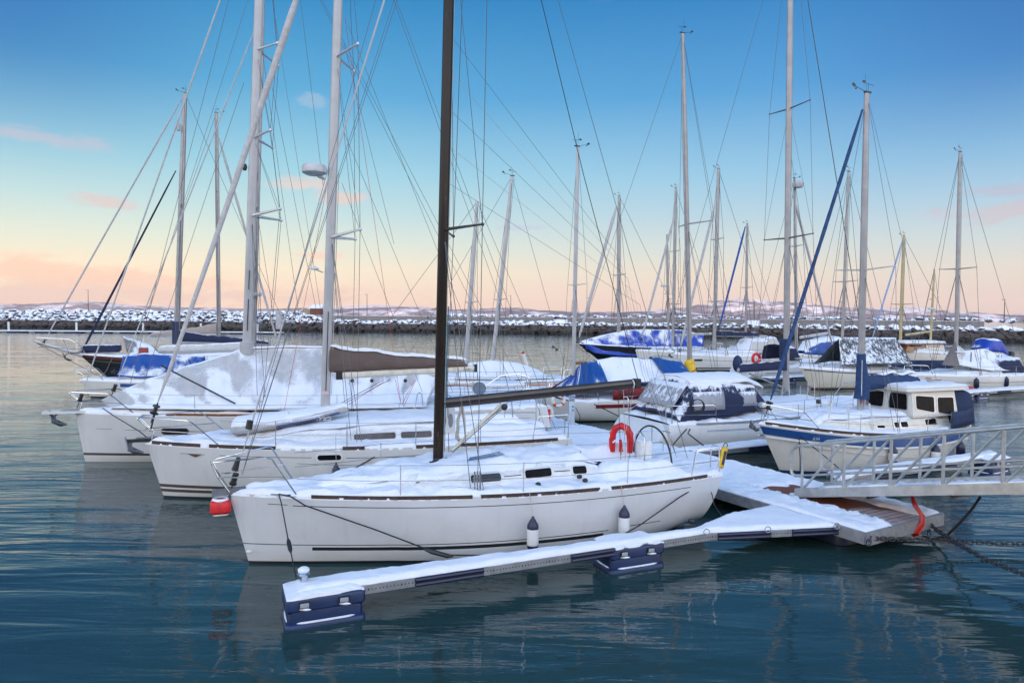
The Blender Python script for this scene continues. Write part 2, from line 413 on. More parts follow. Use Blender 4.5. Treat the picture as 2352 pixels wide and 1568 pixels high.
        return mb.build(name, m or CABIN, s.root)
    def cabpt(s, x, g, off=0.006, side=None):
        side = side or s.near; tab = ((0, 1), (0.2, .985), (0.55, .93), (0.8, .88), (0.95, .80)); f = 0.9
        for (a, fa), (b, fb) in zip(tab, tab[1:]):
            if a <= g <= b: f = lerp(fa, fb, (g - a) / (b - a))
        return Vector((x, side * (f * s.cabW(x) + off), s.sheer(x / s.L) + s.cabH(x) * g + off * 0.3))
    def cabwin(s, xa, xb, g0, g1, m=None, fm=None, side=None):
        def ring(e, off):
            rr = []; n = 5; r = min((xb - xa), 0.12) * 0.35
            for k, (cx, cg) in enumerate(((xb, g1), (xa, g1), (xa, g0), (xb, g0))):
                for i in range(n):
                    a = math.pi / 2 * (k + i / (n - 1)); hh = max(s.cabH((xa + xb) / 2), .1)
                    ccx = cx + (-r if k in (0, 3) else r) * 1.0; ccg = cg + (-r if k in (0, 1) else r) / hh
                    rr.append(s.cabpt(ccx + math.cos(a) * (r + e), max(0.02, min(.95, ccg + math.sin(a) * (r + e) / hh)), off, side))
            return rr
        fr = MB(); fr.loft([ring(0.03, 0.002), ring(0.028, 0.012), ring(0.0, 0.014), ring(-0.002, 0.006)], True)
        f = fr.build('window', fm or WHITE, s.root)
        g = MB(); r = ring(0.0, 0.008); g.add(r, [tuple(range(len(r)))]); g.build('pane', m or GLASS, f, smooth=False)
        return f
    # ---------- rig
    def mast(s, foot, top, r, m=MASTW, taper=0.8, name='mast'):
        foot, top = Vector(foot), Vector(top); mb = MB(); n = 14; rg = []
        d = (top - foot)
        for i in range(n + 1):
            k = i / n; p = foot + d * k; rr = r * (1 if k < 0.7 else lerp(1, taper, (k - 0.7) / 0.3))
            rg.append([p + Vector((math.cos(a) * rr * 1.25, math.sin(a) * rr * 0.85, 0)) for a in [2 * math.pi * j / 14 for j in range(14)]])
        mb.loft(rg, True, True, True)
        s.mf, s.mt = foot, top
        return mb.build(name, m, s.root)
    def mp(s, z): return s.mf + (s.mt - s.mf) * ((z - s.mf.z) / (s.mt.z - s.mf.z))
    def spreader(s, z, hw, sweep=0.0, rise=0.05, r=0.02, m=None, sides=(-1, 1), par=None):
        tips = []
        for sd_ in sides:
            a = s.mp(z); b = a + Vector((sweep, sd_ * hw, rise)); mb = MB()
            mb.tube([a, a.lerp(b, .5), b], [r * 1.5, r * 1.2, r * 0.8], 6); mb.ball(b, r * 1.6, 6, 5)
            mb.build('spreader', m or ALU, par or s.root); tips.append(b)
        return tips
    def line(s, pts, r=0.006, name='shroud', m=None, seg=5):
        mb = MB(); mb.tube(pts, r, seg, False); return mb.build(name, m or WIRE, s.root)
    def shrouds(s, tipsets, chain_x, chain_h, r=0.006, top=None, lower=True):
        for si, sd_ in enumerate((-1, 1)):
            cp = Vector((chain_x, sd_ * chain_h, s.sheer(chain_x / s.L) + 0.03))
            pts = [cp] + [ts[si] for ts in tipsets] + [s.mp(top) if top else s.mt]
            s.line(pts, r)
            if lower:
                for ox in (-0.12, 0.12):
                    s.line([cp + Vector((ox, 0, 0)), s.mp(tipsets[0][si].z) if tipsets else s.mp(s.mt.z * .5)], r)
            for k in range(len(tipsets) - 1):
                s.line([tipsets[k][si], s.mp(tipsets[k + 1][si].z - 0.05)], r * 0.8)
    def masthead(s, r=0.012, k=1.0, m=None):
        t = s.mt; mb = MB()
        mb.box(t + Vector((0.03, 0, 0.04)), (0.3 * k, 0.09 * k, 0.06 * k)); 
        mb.tube([t, t + Vector((0.02, 0.1, 0.75 * k))], r * 0.35, 4)
        mb.tube([t + Vector((-0.1, 0, 0.05)), t + Vector((-0.28 * k, 0.0, 0.12 * k)), t + Vector((-0.6 * k, 0, 0.2 * k))], r * 0.6, 5)
        mb.box(t + Vector((-0.66 * k, 0, 0.24 * k)), (0.16 * k, 0.012, 0.11 * k), 0, 0.5); mb.ball(t + Vector((-0.55 * k, 0, 0.12 * k)), 0.035 * k, 6, 5)
        mb.tube([t + Vector((0.05, 0, 0.02)), t + Vector((0.06, 0, 0.38 * k))], r * 0.5, 4)
        mb.tube([t + Vector((-0.16 * k, 0.02, 0.4 * k)), t + Vector((0.34 * k, 0.0, 0.34 * k))], r * 0.5, 4)
        mb.box(t + Vector((-0.16 * k, 0, 0.42 * k)), (0.13 * k, 0.01, 0.09 * k))
        return mb.build('wind_vane', m or BLACK, s.root)
    def furl(s, a, b, r0, r1, m, name='furled_sail', drum=True, wob=0.12, seed=0.0, bow=0.0):
        a, b = Vector(a), Vector(b); n = 40; pts = []; rs = []
        for i in range(n + 1):
            k = i / n; p = a.lerp(b, k) - Vector((0, 0, bow * 4 * k * (1 - k)))
            pts.append(p); e = sstep(0, 0.06, k) * (1 - sstep(0.88, 1, k) * 0.7)
            rs.append(lerp(r0 * 0.35, lerp(r0, r1, k), e) * (1 + wob * 0.5 * fn(k * 22, seed)))
        mb = MB(); mb.tube(pts, rs, 10); o = mb.build(name, m, s.root)
        if drum:
            d = (b - a).normalized(); q = MB(); p = a - d * 0.28
            q.tube([p, p + d * .04, p + d * .05, p + d * .17, p + d * .18, p + d * .22], [r0 * 1.3 + .04, r0 * 1.3 + .05, .05, .05, r0 * 1.2 + .04, r0 * 1.2 + .03], 12)
            q.tube([a - d * 0.5, p], 0.012, 5); q.build('furling_drum', BLACK, s.root)
        return o
    def boom(s, a, b, r, m=MASTW):
        mb = MB(); a, b = Vector(a), Vector(b); rg = []; d = (b - a).normalized(); sy = Vector((0, 1, 0)); u = Vector((-d.z, 0, d.x))
        for k in (0, .02, .5, .98, 1):
            p = a.lerp(b, k); e = 0.8 if k in (0, 1) else 1
            rg.append([p + (u * math.sin(t) * 1.2 + sy * math.cos(t) * .75) * r * e for t in [2 * math.pi * j / 12 for j in range(12)]])
        mb.loft(rg, True, True, True); return mb.build('boom', m, s.root)
    def cover(s, a, b, h0, h1, wd, m, seed=0.0, name='sail_cover', drop=0.06, n=34, collar=0.0, lump=1.0):
        """canvas cover over a flaked sail, from mast end a to boom end b"""
        a, b = Vector(a), Vector(b); mb = MB(); rg = []
        for i in range(n + 1):
            k = i / n; p = a.lerp(b, k); h = lerp(h0, h1, k ** 0.75) * (1 + lump * (0.13 * fn(k * 5, seed) + 0.06 * fn(k * 14, seed + 3)))
            if collar: h += collar * (1 - sstep(0, 0.16, k)) 
            h *= 1 - 0.45 * sstep(0.96, 1, k)
            r = []
            for j in range(18):
                t = 2 * math.pi * j / 18; c_, s_ = math.cos(t), math.sin(t)
                zz = (s_ * 0.5 + 0.5); yw = c_ * wd * (1 - 0.5 * zz) * (1 + 0.15 * fn(k * 9, t, seed) * lump)
                r.append(p + Vector((0, yw, zz * h - drop + 0.03 * lump * fn(k * 8, t * 2, seed + 9))))
            rg.append(r)
        mb.loft(rg, True, True, True); return mb.build(name, m, s.root)
    def pulpit(s, x1=1.1, h=0.62, r=0.013, lean=-0.25, mid=True, m=None, yb=None):
        mb = MB()
        for sd_ in (-1, 1):
            base = s.rail(x1, sd_); f = s.rail(0.12, sd_)
            k = Vector((lean, sd_ * 0.16, s.zb + h)); top = Vector((x1 * 0.62, base.y * 0.92, s.sheer(x1 / s.L) + h))
            mb.tube([base, top + (base - top) * .12, top + Vector((-.05, 0, .0)), k + Vector((.06, 0, .0)), k + Vector((0, -sd_ * .06, -.05)), f + Vector((0.05, 0, 0.25)), f], r, 6)
            if mid:
                q = base.lerp(top, 0.5); mb.tube([q, (f + k) / 2 + Vector((0, 0, 0))], r * .9, 6)
        mb.tube([Vector((lean, -0.12, s.zb + h - .03)), Vector((lean - .03, 0, s.zb + h - .05)), Vector((lean, 0.12, s.zb + h - .03))], r, 6)
        return mb.build('pulpit', m or STEEL, s.root)
    def pushpit(s, x0, h=0.62, r=0.013, m=None):
        L = s.L
        for sd_ in (-1, 1):
            mb = MB()
            a, b = s.rail(x0, sd_), s.rail(L - 0.08, sd_)
            mb.tube([a, a + Vector((.08, 0, h * .9)), a + Vector((.16, 0, h)), b + Vector((0, 0, h)), b + Vector((0.02, -sd_ * .25, h)), b + Vector((0.02, -sd_ * .3, h - .06)), b + Vector((0, -sd_ * .3, 0))], r, 6)
            mb.tube([b, b + Vector((0, 0, h))], r, 6); mb.tube([a + Vector((.05, 0, h * .5)), b + Vector((0, 0, h * .5))], r * .9, 6); mb.build('pushpit', m or STEEL, s.root)
    def stanchions(s, xs, h=0.6, r=0.012, ends=None, wires=True, wr=0.0035, m=None):
        for sd_ in (-1, 1):
            for x in xs:
                a = s.rail(x, sd_); MB().tube([a, a + Vector((0, sd_ * .02, h))], [r, r * .8], 6).build('stanchion', m or STEEL, s.root)
            if wires:
                P = sorted(list(xs) + list(ends or []))
                for hh in (h - 0.02, h * 0.5):
                    pts = []
                    for a, b in zip(P, P[1:]):
                        pts += sag(s.rail(a, sd_, hh), s.rail(b, sd_, hh), 0.012, 3)[:-1]
                    pts.append(s.rail(P[-1], sd_, hh)); s.line(pts, wr, 'lifeline', WIRE, 4)
    def txt(s, body, p, size, m, rz=None, side=None, name='lettering', flip=0.0, ext=0.002, italic=0.0, tilt=0.0, spin=0.0):
        """lettering on the near side, reading left to right from the camera"""
        c = bpy.data.curves.new('t', 'FONT'); c.body = body; c.size = size; c.extrude = ext; c.align_x = 'CENTER'; c.align_y = 'CENTER'; c.shear = italic
        o = bpy.data.objects.new('t', c); me = bpy.data.meshes.new_from_object(o); bpy.data.objects.remove(o)
        o = bpy.data.objects.new(name, me); col.objects.link(o); me.materials.append(m); o.parent = s.root
        o.location = p; z = 0 if s.near == -1 else math.pi
        o.rotation_euler = Matrix.Rotation(z, 4, 'Z').to_euler() if not (tilt or spin or rz) else (Matrix.Rotation(z + (rz or 0), 4, 'Z') @ Matrix.Rotation(math.pi / 2 - tilt, 4, 'X') @ Matrix.Rotation(spin, 4, 'Z')).to_euler()
        if not (tilt or spin or rz): o.rotation_euler = (Matrix.Rotation(z, 4, 'Z') @ Matrix.Rotation(math.pi / 2, 4, 'X')).to_euler()
        return o
    def sheet(s, A, Bv, nu=24, nv=12, m=None, name='tarpaulin', fold=0.05, sagv=0.06, seed=0.0, solid=0.012, fr=1.0, mode='v'):
        """cloth between two polylines A (ridge) and Bv (edge), both lists of local points"""
        def along(P, k):
            P = [Vector(p) for p in P]; L_ = [0]
            for a, b in zip(P, P[1:]): L_.append(L_[-1] + (b - a).length)
            d = k * L_[-1]
            for i in range(len(P) - 1):
                if d <= L_[i + 1] + 1e-9: return P[i].lerp(P[i + 1], (d - L_[i]) / max(L_[i + 1] - L_[i], 1e-9))
            return P[-1]
        rows = []
        for i in range(nu + 1):
            u = i / nu; a, b = along(A, u), along(Bv, u); nrm = (b - a).cross(along(A, min(1, u + .02)) - along(A, max(0, u - .02)))
            nrm = nrm.normalized() if nrm.length > 1e-6 else Vector((0, 0, 1)); r = []
            if nrm.z < 0: nrm = -nrm
            for j in range(nv + 1):
                v = j / nv; p = a.lerp(b, v)
                f = fold * (fn(u * 9 * fr, v * 1.2, seed) * (1.4 if mode == 'v' else .7) + 0.5 * fn(u * 22 * fr, v * 2.5, seed + 4)) * math.sin(math.pi * min(1, v * 1.1 + .02)) ** .5
                p = p + nrm * (f - sagv * math.sin(math.pi * v)); r.append(p)
            rows.append(r)
        mb = MB(); mb.grid(rows); return mb.build(name, m, s.root, auto=False, solid=solid)
def floating(name, mb, m, label, cat, group=None, **k):
    return tag(mb.build(name, m, **k), label, cat, group)
def rope(pts, r, m, label, name='mooring_rope', cat='rope', group=None, seg=6):
    mb = MB(); mb.tube(pts, r, seg); return tag(mb.build(name, m), label, cat, group)
def snowcap(mb, pts, wd, th, seed=0.0, n=None):
    """rounded ridge of snow lying along a polyline"""
    P = [Vector(p) for p in pts]; rg = []
    Q = []
    for a, b in zip(P, P[1:]):
        m_ = max(2, int((b - a).length / 0.08)); Q += [a.lerp(b, i / m_) for i in range(m_)]
    Q.append(P[-1])
    for i, p in enumerate(Q):
        t = (Q[min(i + 1, len(Q) - 1)] - Q[max(i - 1, 0)]).normalized(); sd_ = Vector((-t.y, t.x, 0)).normalized()
        e = min(1, i / 2 + .2, (len(Q) - 1 - i) / 2 + .2); w_ = wd * (1 + .15 * fn(p.x * 5, p.y * 5, seed)); h = th * e * (1 + .5 * fn(p.x * 4, p.y * 4, seed + 2))
        rg.append([p + sd_ * w_ * c + Vector((0, 0, h * z)) for c, z in ((-1, -.05), (-.97, .5), (-.75, .9), (-.3, 1.0), (.3, 1.0), (.75, .9), (.97, .5), (1, -.05))])
    mb.loft(rg, True, True, True); return mb
def fender(loc_top, length, r, ang, label, body=None, cap=None, snowtop=True, group=None, string_to=None):
    e = tag(empty('fender', loc_top, ang), label, 'fender', group)
    L_ = length
    MB().lathe((0, 0, -L_), [(r * .35, -.0), (r * .8, .03), (r, .09), (r, L_ - .12), (r * .98, L_ - .1)], 18).build('body', body or FWHITE, e)
    MB().lathe((0, 0, -L_), [(r * 1.0, L_ - .12), (r * .95, L_ - .05), (r * .6, L_ + .02), (r * .28, L_ + .07), (r * .2, L_ + .10)], 18).build('end_cap', cap or FNAVY, e)
    MB().lathe((0, 0, -L_), [(r * .2, -.08), (r * .38, -.05), (r * .82, -.0), (r * .97, .06), (r * 1.003, .1)], 18).build('end_cap', cap or FNAVY, e)
    if snowtop: MB().ball((0.02, 0, -.0), (r * .55, r * .55, .035), 8, 6).build('snow_cap', SNOW, e)
    if string_to is not None:
        p = Matrix.Rotation(-ang, 3, 'Z') @ (Vector(string_to) - Vector(loc_top)); MB().tube([(0, 0, .05), p], 0.007, 5).build('lanyard', WROPE, e)
    return e
# ------------------------------------------------------------------ water
def waterf(t, p):
    co = t.coord('Object')
    p.inputs['Base Color'].default_value = (0.020, 0.050, 0.050, 1); p.inputs['Roughness'].default_value = 0.03
    t.put(p.inputs['IOR'], t.m('ADD', 1.40, t.m('MULTIPLY', t.ss(t.xyz(co)[1], 14, 70), 0.75)))  # far-water brightness put into the material: reflection strengthened with distance
    t.put(p.inputs['Roughness'], t.m('ADD', t.m('MULTIPLY', t.ss(t.xyz(co)[1], 18, 110), 0.03), 0.03))
    rr = t.node('ShaderNodeMapping'); t.put(rr.inputs[0], co); rr.inputs['Rotation'].default_value = (0, 0, 0.30); rr.inputs['Scale'].default_value = (0.30, 1.55, 1)
    r2 = t.node('ShaderNodeMapping'); t.put(r2.inputs[0], co); r2.inputs['Rotation'].default_value = (0, 0, -0.12); r2.inputs['Scale'].default_value = (1.5, 8.0, 1)
    a = t.noise(rr.outputs[0], 1.0, 2, 0.5, 0.8)
    b = t.noise(r2.outputs[0], 1.3, 2, 0.55, 0.5)
    c = t.noise(t.scale(co, (0.18, 0.32, 1)), 1.0, 2, 0.5)
    x, y, z = t.xyz(co)
    # the water is smoother in the lee between the hulls and breezy out in the basin
    calm = t.noise(t.scale(co, (0.12, 0.2, 1)), 1.0, 2, 0.5)
    k = t.m('ADD', t.m('MULTIPLY', t.ss(calm, 0.42, 0.62), 0.45), 0.5)
    k = t.m('MULTIPLY', k, t.m('ADD', t.m('MULTIPLY', t.ss(y, 13, 50), -0.36), 0.70))
    h = t.m('ADD', t.m('MULTIPLY', a, 0.080), t.m('MULTIPLY', b, t.m('ADD', 0.008, t.m('MULTIPLY', t.ss(y, 9, 24), 0.014))))
    h = t.m('ADD', t.m('MULTIPLY', h, k), t.m('MULTIPLY', c, 0.10))
    bump(t, p, h, 1.0, 1.0)
    nz_ = t.node('ShaderNodeTexNoise'); t.put(nz_.inputs['Vector'], t.scale(co, (1.6, 5.5, 1))); nz_.inputs['Scale'].default_value = 1.0; nz_.inputs['Detail'].default_value = 2
    v1 = t.node('ShaderNodeVectorMath', operation='SUBTRACT'); t.put(v1.inputs[0], nz_.outputs['Color']); v1.inputs[1].default_value = (0.5, 0.5, 0.5)
    v2 = t.node('ShaderNodeVectorMath', operation='SCALE'); t.put(v2.inputs[0], v1.outputs[0]); t.put(v2.inputs['Scale'], t.m('MULTIPLY', t.ss(y, 18, 90), 0.18))
    v3 = t.node('ShaderNodeVectorMath', operation='ADD'); t.put(v3.inputs[0], p.inputs['Normal'].links[0].from_socket); t.put(v3.inputs[1], v2.outputs[0])
    v4 = t.node('ShaderNodeVectorMath', operation='NORMALIZE'); t.put(v4.inputs[0], v3.outputs[0]); t.l.new(v4.outputs[0], p.inputs['Normal'])
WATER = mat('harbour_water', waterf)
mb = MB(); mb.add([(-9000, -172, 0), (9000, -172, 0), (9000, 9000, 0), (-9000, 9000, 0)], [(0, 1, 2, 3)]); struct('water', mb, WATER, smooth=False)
mb = MB(); mb.add([(-9000, -300, -3.5), (9000, -300, -3.5), (9000, 9500, -3.5), (-9000, 9500, -3.5)], [(0, 1, 2, 3)])
struct('seabed', mb, plain('seabed_mud', (0.05, 0.05, 0.04), 0.9), smooth=False)
# ------------------------------------------------------------------ far hills
def hillf(t, p):
    co = t.coord('Object'); g = t.node('ShaderNodeNewGeometry'); nz = t.xyz(g.outputs['Normal'])[2]; z = t.xyz(co)[2]
    n = t.noise(t.scale(co, (0.0045, 0.0045, 0.02)), 1.0, 8, 0.68); n2 = t.noise(t.scale(co, (0.02, 0.02, 0.05)), 1.0, 5, 0.7)
    f = t.m('ADD', n, t.m('MULTIPLY', n2, 0.35)); f = t.m('ADD', f, t.m('MULTIPLY', z, 0.0007))
    t.put(p.inputs['Base Color'], t.mix(t.ss(f, 0.66, 0.84), (0.13, 0.12, 0.15), (0.62, 0.62, 0.66))); p.inputs['Roughness'].default_value = 0.9
    p.inputs['Specular IOR Level'].default_value = 0.0
HILL = mat('snowy_forest_hill', hillf)
def ridge(prof, d, depth, seed, amp=0.3):
    """prof: photo-read skyline (px, py); built as terrain at distance d"""
    px0, px1 = prof[0][0], prof[-1][0]; n = 260; m = 22; rows = []
    for i in range(n + 1):
        px = lerp(px0, px1, i / n)
        for (a, ya), (b, yb) in zip(prof, prof[1:]):
            if a <= px <= b: py = lerp(ya, yb, sstep(a, b, px)); break
        top = max(CAMH + (hz(px) - py) / FPX * d, 6); X = (px - 1176) / FPX; r = []
        for j in range(m + 1):
            v = j / m; dd = d - depth * (1 - v); e = v ** 0.8
            nn = fn(X * 26, v * 3, seed) * 0.34 + fn(X * 70, v * 7, seed + 3) * 0.17 + fn(X * 170, v * 15, seed + 6) * 0.08
            r.append((X * dd, dd, max(top * (e + nn * amp * 3.2 * math.sin(math.pi * min(v, .98)) ** .6 * (1 - v * .5) + fn(X * 90, seed) * 0.05 * v + fn(X * 260, seed) * .03 * v) - 1, -1.5)))
        r.append((X * (d + 300), d + 300, -2)); rows.append(r)
    mb = MB(); mb.grid(rows); return mb
struct('hills', ridge([(-200, 694), (60, 698), (200, 692), (330, 702), (480, 706), (600, 709), (760, 705), (860, 700), (960, 706), (1100, 712)], 6800, 450, 3.0), HILL)
struct('hills', ridge([(560, 714), (700, 712), (800, 708), (950, 704), (1040, 710), (1180, 706), (1260, 713), (1350, 716), (1500, 715), (1560, 712)], 5200, 330, 8.0), HILL)
struct('hills', ridge([(1300, 722), (1420, 718), (1500, 712), (1560, 707), (1610, 699), (1650, 694), (1690, 685), (1730, 687), (1780, 692), (1830, 694), (1900, 702), (1960, 706), (2040, 708), (2090, 704), (2160, 712), (2230, 716), (2300, 722), (2360, 720), (2560, 724)], 6000, 480, 14.0), HILL)
struct('hills', ridge([(1200, 727), (1300, 722), (1400, 719), (1450, 716), (1500, 721), (1570, 716), (1640, 722), (1750, 718), (1850, 724), (2000, 720), (2150, 724), (2260, 720), (2400, 727), (2560, 728)], 3800, 260, 21.0), HILL)
# unseen ridge added behind the camera to keep the low sun off the marina
mb = MB(); rows = []
for i in range(61):
    x = -1500 + 50 * i; rows.append([(x, -170, -1), (x, -230, 30 + 5 * fn(x * .01, 1)), (x, -300, 62 + 8 * fn(x * .008, 2)), (x, -420, 84 + 8 * fn(x * .006, 3)), (x, -640, -2)])
mb.grid(rows); struct('hills', mb, HILL)
# ------------------------------------------------------------------ breakwater
BW = [(-330, 205), (-152, 203), (-118, 199), (-64, 193), (-22, 192), (37, 177), (108, 146), (150, 126), (230, 84)]
def bwp(x, off=0.0):
    for (a, ya), (b, yb) in zip(BW, BW[1:]):
        if a <= x <= b:
            t = (x - a) / (b - a); dx, dy = b - a, yb - ya; l = math.hypot(dx, dy); return Vector((x - dy / l * off, lerp(ya, yb, t) + dx / l * off, 0))
def leftness(x): return 1 - sstep(-64, -52, x)
def rockf(t, p):
    g = t.node('ShaderNodeNewGeometry'); pos = g.outputs['Position']; nz = t.xyz(g.outputs['Normal'])[2]; z = t.xyz(pos)[2]
    n = t.noise(pos, 0.8, 5, 0.7); n2 = t.noise(pos, 0.17, 2)
    cc = t.mix(n, (0.035, 0.028, 0.026), (0.13, 0.105, 0.095)); cc = t.mix(t.ss(z, 1.3, 0.3), cc, (0.022, 0.018, 0.013))
    k = t.m('MULTIPLY', t.ss(t.m('ADD', nz, t.m('MULTIPLY', n, 0.7)), 0.55, 0.72), t.ss(t.m('ADD', z, t.m('MULTIPLY', n2, 0.9)), 2.65, 3.0))
    t.put(p.inputs['Base Color'], t.mix(k, cc, (0.85, 0.87, 0.92))); p.inputs['Roughness'].default_value = 0.85
ROCK = mat('snowy_boulder', rockf)
def rockmesh(seed):
    bm = bmesh.new(); bmesh.ops.create_icosphere(bm, subdivisions=2, radius=1.0)
    for v in bm.verts:
        c = v.co; q = Vector((round(c.x * 1.7) / 1.7, round(c.y * 1.6) / 1.6, round(c.z * 1.5) / 1.5)); c = c.lerp(q, 0.45)
        v.co = c * (1 + 0.28 * fn(c.x * 1.3, c.y * 1.3 + seed, c.z * 1.3)); v.co.z *= 0.72
    me = bpy.data.meshes.new('boulder'); bm.to_mesh(me); bm.free(); me.materials.append(ROCK); return me
RM_ = [rockmesh(i * 3.7) for i in range(7)]
RD = [([v.co.copy() for v in me.vertices], [tuple(f.vertices) for f in me.polygons]) for me in RM_]
rocks = []
rnd = random.Random(5)
x = -300.0
while x < 215:
    lf = leftness(x); rowsn = 5 if lf < 0.5 else 8
    for r in range(rowsn):
        k = r / (rowsn - 1); top = lerp(2.7, 4.9, lf); z = lerp(0.0, top, k); off = lerp(0.4, lerp(3.3, 7.5, lf), k)
        s_ = rnd.uniform(0.62, 1.05); P = bwp(x + rnd.uniform(-.7, .7), off + rnd.uniform(-.3, .3)); P.z = z + rnd.uniform(-.25, .2)
        rocks.append((P, s_, rnd.randrange(7), Vector((rnd.uniform(-.5, .5), rnd.uniform(-.5, .5), rnd.uniform(0, 6.3)))))
    if x > -22 and rnd.random() < 0.75:       # boulders of the seaward face showing over the wall
        P = bwp(x, 9.5); P.z = 4.65 + rnd.uniform(-.1, .2); rocks.append((P, rnd.uniform(.5, .95), rnd.randrange(7), Vector((rnd.uniform(-.4, .4), rnd.uniform(-.4, .4), rnd.uniform(0, 6.3)))))
    x += 1.25
def shows(P): a = P.x / P.y; return -0.78 < a < 0.78
rocks.sort(key=lambda q: (not shows(q[0]), q[0].length / q[1]))
for i, (P, s_, k, e) in enumerate(rocks[:300]):
    o = bpy.data.objects.new('boulder', RM_[k]); col.objects.link(o); o.location = P; o.scale = (s_ * 1.15, s_ * 1.05, s_); o.rotation_euler = e
    tag(o, 'grey boulder with snow on top in the breakwater slope', 'boulder', 'boulders of the breakwater')
mb = MB()
from mathutils import Euler
for P, s_, k, e in rocks[300:]:
    M = Euler(e).to_matrix(); vs, fs = RD[k]; mb.add([P + M @ Vector((c.x * s_ * 1.15, c.y * s_ * 1.05, c.z * s_)) for c in vs], fs)
tag(mb.build('boulders', ROCK, smooth=False), 'snow-dusted riprap boulders of the breakwater', 'boulders', 'boulders of the breakwater', 'stuff')
# core of the mole, the promenade and the concrete wall
core = MB(); prom = MB(); rgc = []; rgp = []
xs = [-300 + i * 3 for i in range(173)]
for x in xs:
    lf = leftness(x); zt = lerp(2.35, 4.5, lf); a = bwp(x, 1.4); b = bwp(x, lerp(3.3, 7.2, lf)); c = bwp(x, 12.5); d = bwp(x, 17)
    rgc.append([(a.x, a.y, -1), (b.x, b.y, zt), (c.x, c.y, zt), (d.x, d.y, -1)])
    q0 = bwp(x, lerp(3.5, 7.4, lf)); q1 = bwp(x, 12)
    rgp.append([(q0.x, q0.y, lerp(2.9, 5.0, lf) + .06 * fn(x * .3)), (q1.x, q1.y, lerp(2.98, 5.0, lf))])
core.grid(rgc); struct('breakwater_bank', core, ROCK); prom.grid(rgp); struct('promenade', prom, SNOW)
def concf(t, p):
    co = t.coord('Object'); x, y, z = t.xyz(co); n = t.noise(t.scale(co, (.5, .5, 1.6)), 1.0, 6, 0.65)
    cc = t.mix(n, (0.15, 0.13, 0.115), (0.25, 0.225, 0.205)); j = t.m('LESS_THAN', t.m('FRACT', t.m('MULTIPLY', x, 0.125)), 0.015)
    t.put(p.inputs['Base Color'], t.mix(t.m('MULTIPLY', j, .5), cc, (0.12, 0.10, 0.09))); p.inputs['Roughness'].default_value = 0.9
CONC = mat('concrete', concf)
def wallrun(x0, x1, off, z0, z1, th):
    rg = []; n = int((x1 - x0) / 2) + 1
    for i in range(n + 1):
        x = lerp(x0, x1, i / n); a, b = bwp(x, off), bwp(x, off + th); rg.append([(a.x, a.y, z0), (a.x, a.y, z1), (b.x, b.y, z1), (b.x, b.y, z0)])
    return rg
e = tag(empty('sea_wall', (0, 0, 0)), 'long low grey concrete wall along the breakwater promenade', 'wall')
for a, b in ((-62, 9.5), (13.5, 57), (60, 104)):
    m_ = MB(); m_.loft(wallrun(a, b, 8.0, 2.6, 4.45, .5), True, True, True); m_.build('wall', CONC, e, smooth=False)
    m_ = MB(); m_.loft([[(p[0], p[1] + (-.03 if i in (0, 1) else .03), p[2]) for i, p in enumerate(r)] for r in wallrun(a, b, 8.0, 4.455, 4.53, .5)], True, True, True); m_.build('snow_cap', SNOW, e)
for a, b in ((9.5, 13.5), (57, 60)):
    for k in range(4):
        m_ = MB(); m_.loft(wallrun(a, b, 8.3 + k * .5, 2.8 + k * .3, 3.3 + k * .3, .49), True, True, True); m_.build('step', SNOW, e, smooth=False)
for x in (1.5, 18, 64, 92):
    b_ = tag(empty('bench', bwp(x, 7.0) + Vector((0, 0, 2.95)), -.3), {1.5: 'bench on the promenade just right of the black mast', 18: 'bench on the promenade right of the wall steps', 64: 'bench by the concrete wall behind the tall mast', 92: 'bench near the right end of the concrete wall'}[x], 'bench', 'promenade benches')
    MB().box((0, 0, .45), (2.4, .45, .07)).build('seat', TEAK, b_, smooth=False)
    for q in (-1, 1): MB().box((q * .9, 0, .21), (.12, .4, .42)).build('leg', CONC, b_, smooth=False)
# lamp posts
def lamp_post(px, topy, d, label):
    P = D(px, hz(px), d); base = 5.0 if px < 640 else 4.5; T = D(px, topy, d)
    e = tag(empty('lamp_post', (P.x, P.y, base)), label, 'lamp post', 'lamp posts along the breakwater'); h = T.z - base
    MB().tube([(0, 0, 0), (0, 0, h)], [.10, .06], 8).build('pole', BLACK, e)
    MB().box((-.25, 0, h), (.75, .2, .09)).build('lamp_head', BLACK, e, smooth=False)
    if px == 203: MB().box((0, -.12, 1.9), (.55, .12, .5)).build('sign', WOOD, e, smooth=False)
for px, ty, d, lb in ((203, 666, 205, 'lamp post with a small box on it, leftmost on the breakwater'), (843, 676, 203, 'lamp post between the brown sail cover mast and the black mast'), (1173, 679, 202, 'lamp post just right of the slanting mast by the black mast'),
                  (1353, 684, 196, 'lamp post behind the thick white furled sail left of centre'), (1544, 686, 186, 'thin lamp post beside the mast with the small red flag'), (1732, 690, 176, 'lamp post under the highest snowy hill'),
                  (1931, 692, 168, 'lamp post between the tall mast and the motorsailer mast'), (2139, 687, 160, 'lamp post behind the yellow masts'), (2306, 688, 153, 'lamp post at the end of the concrete wall, rightmost')):
    lamp_post(px, ty, d, lb)
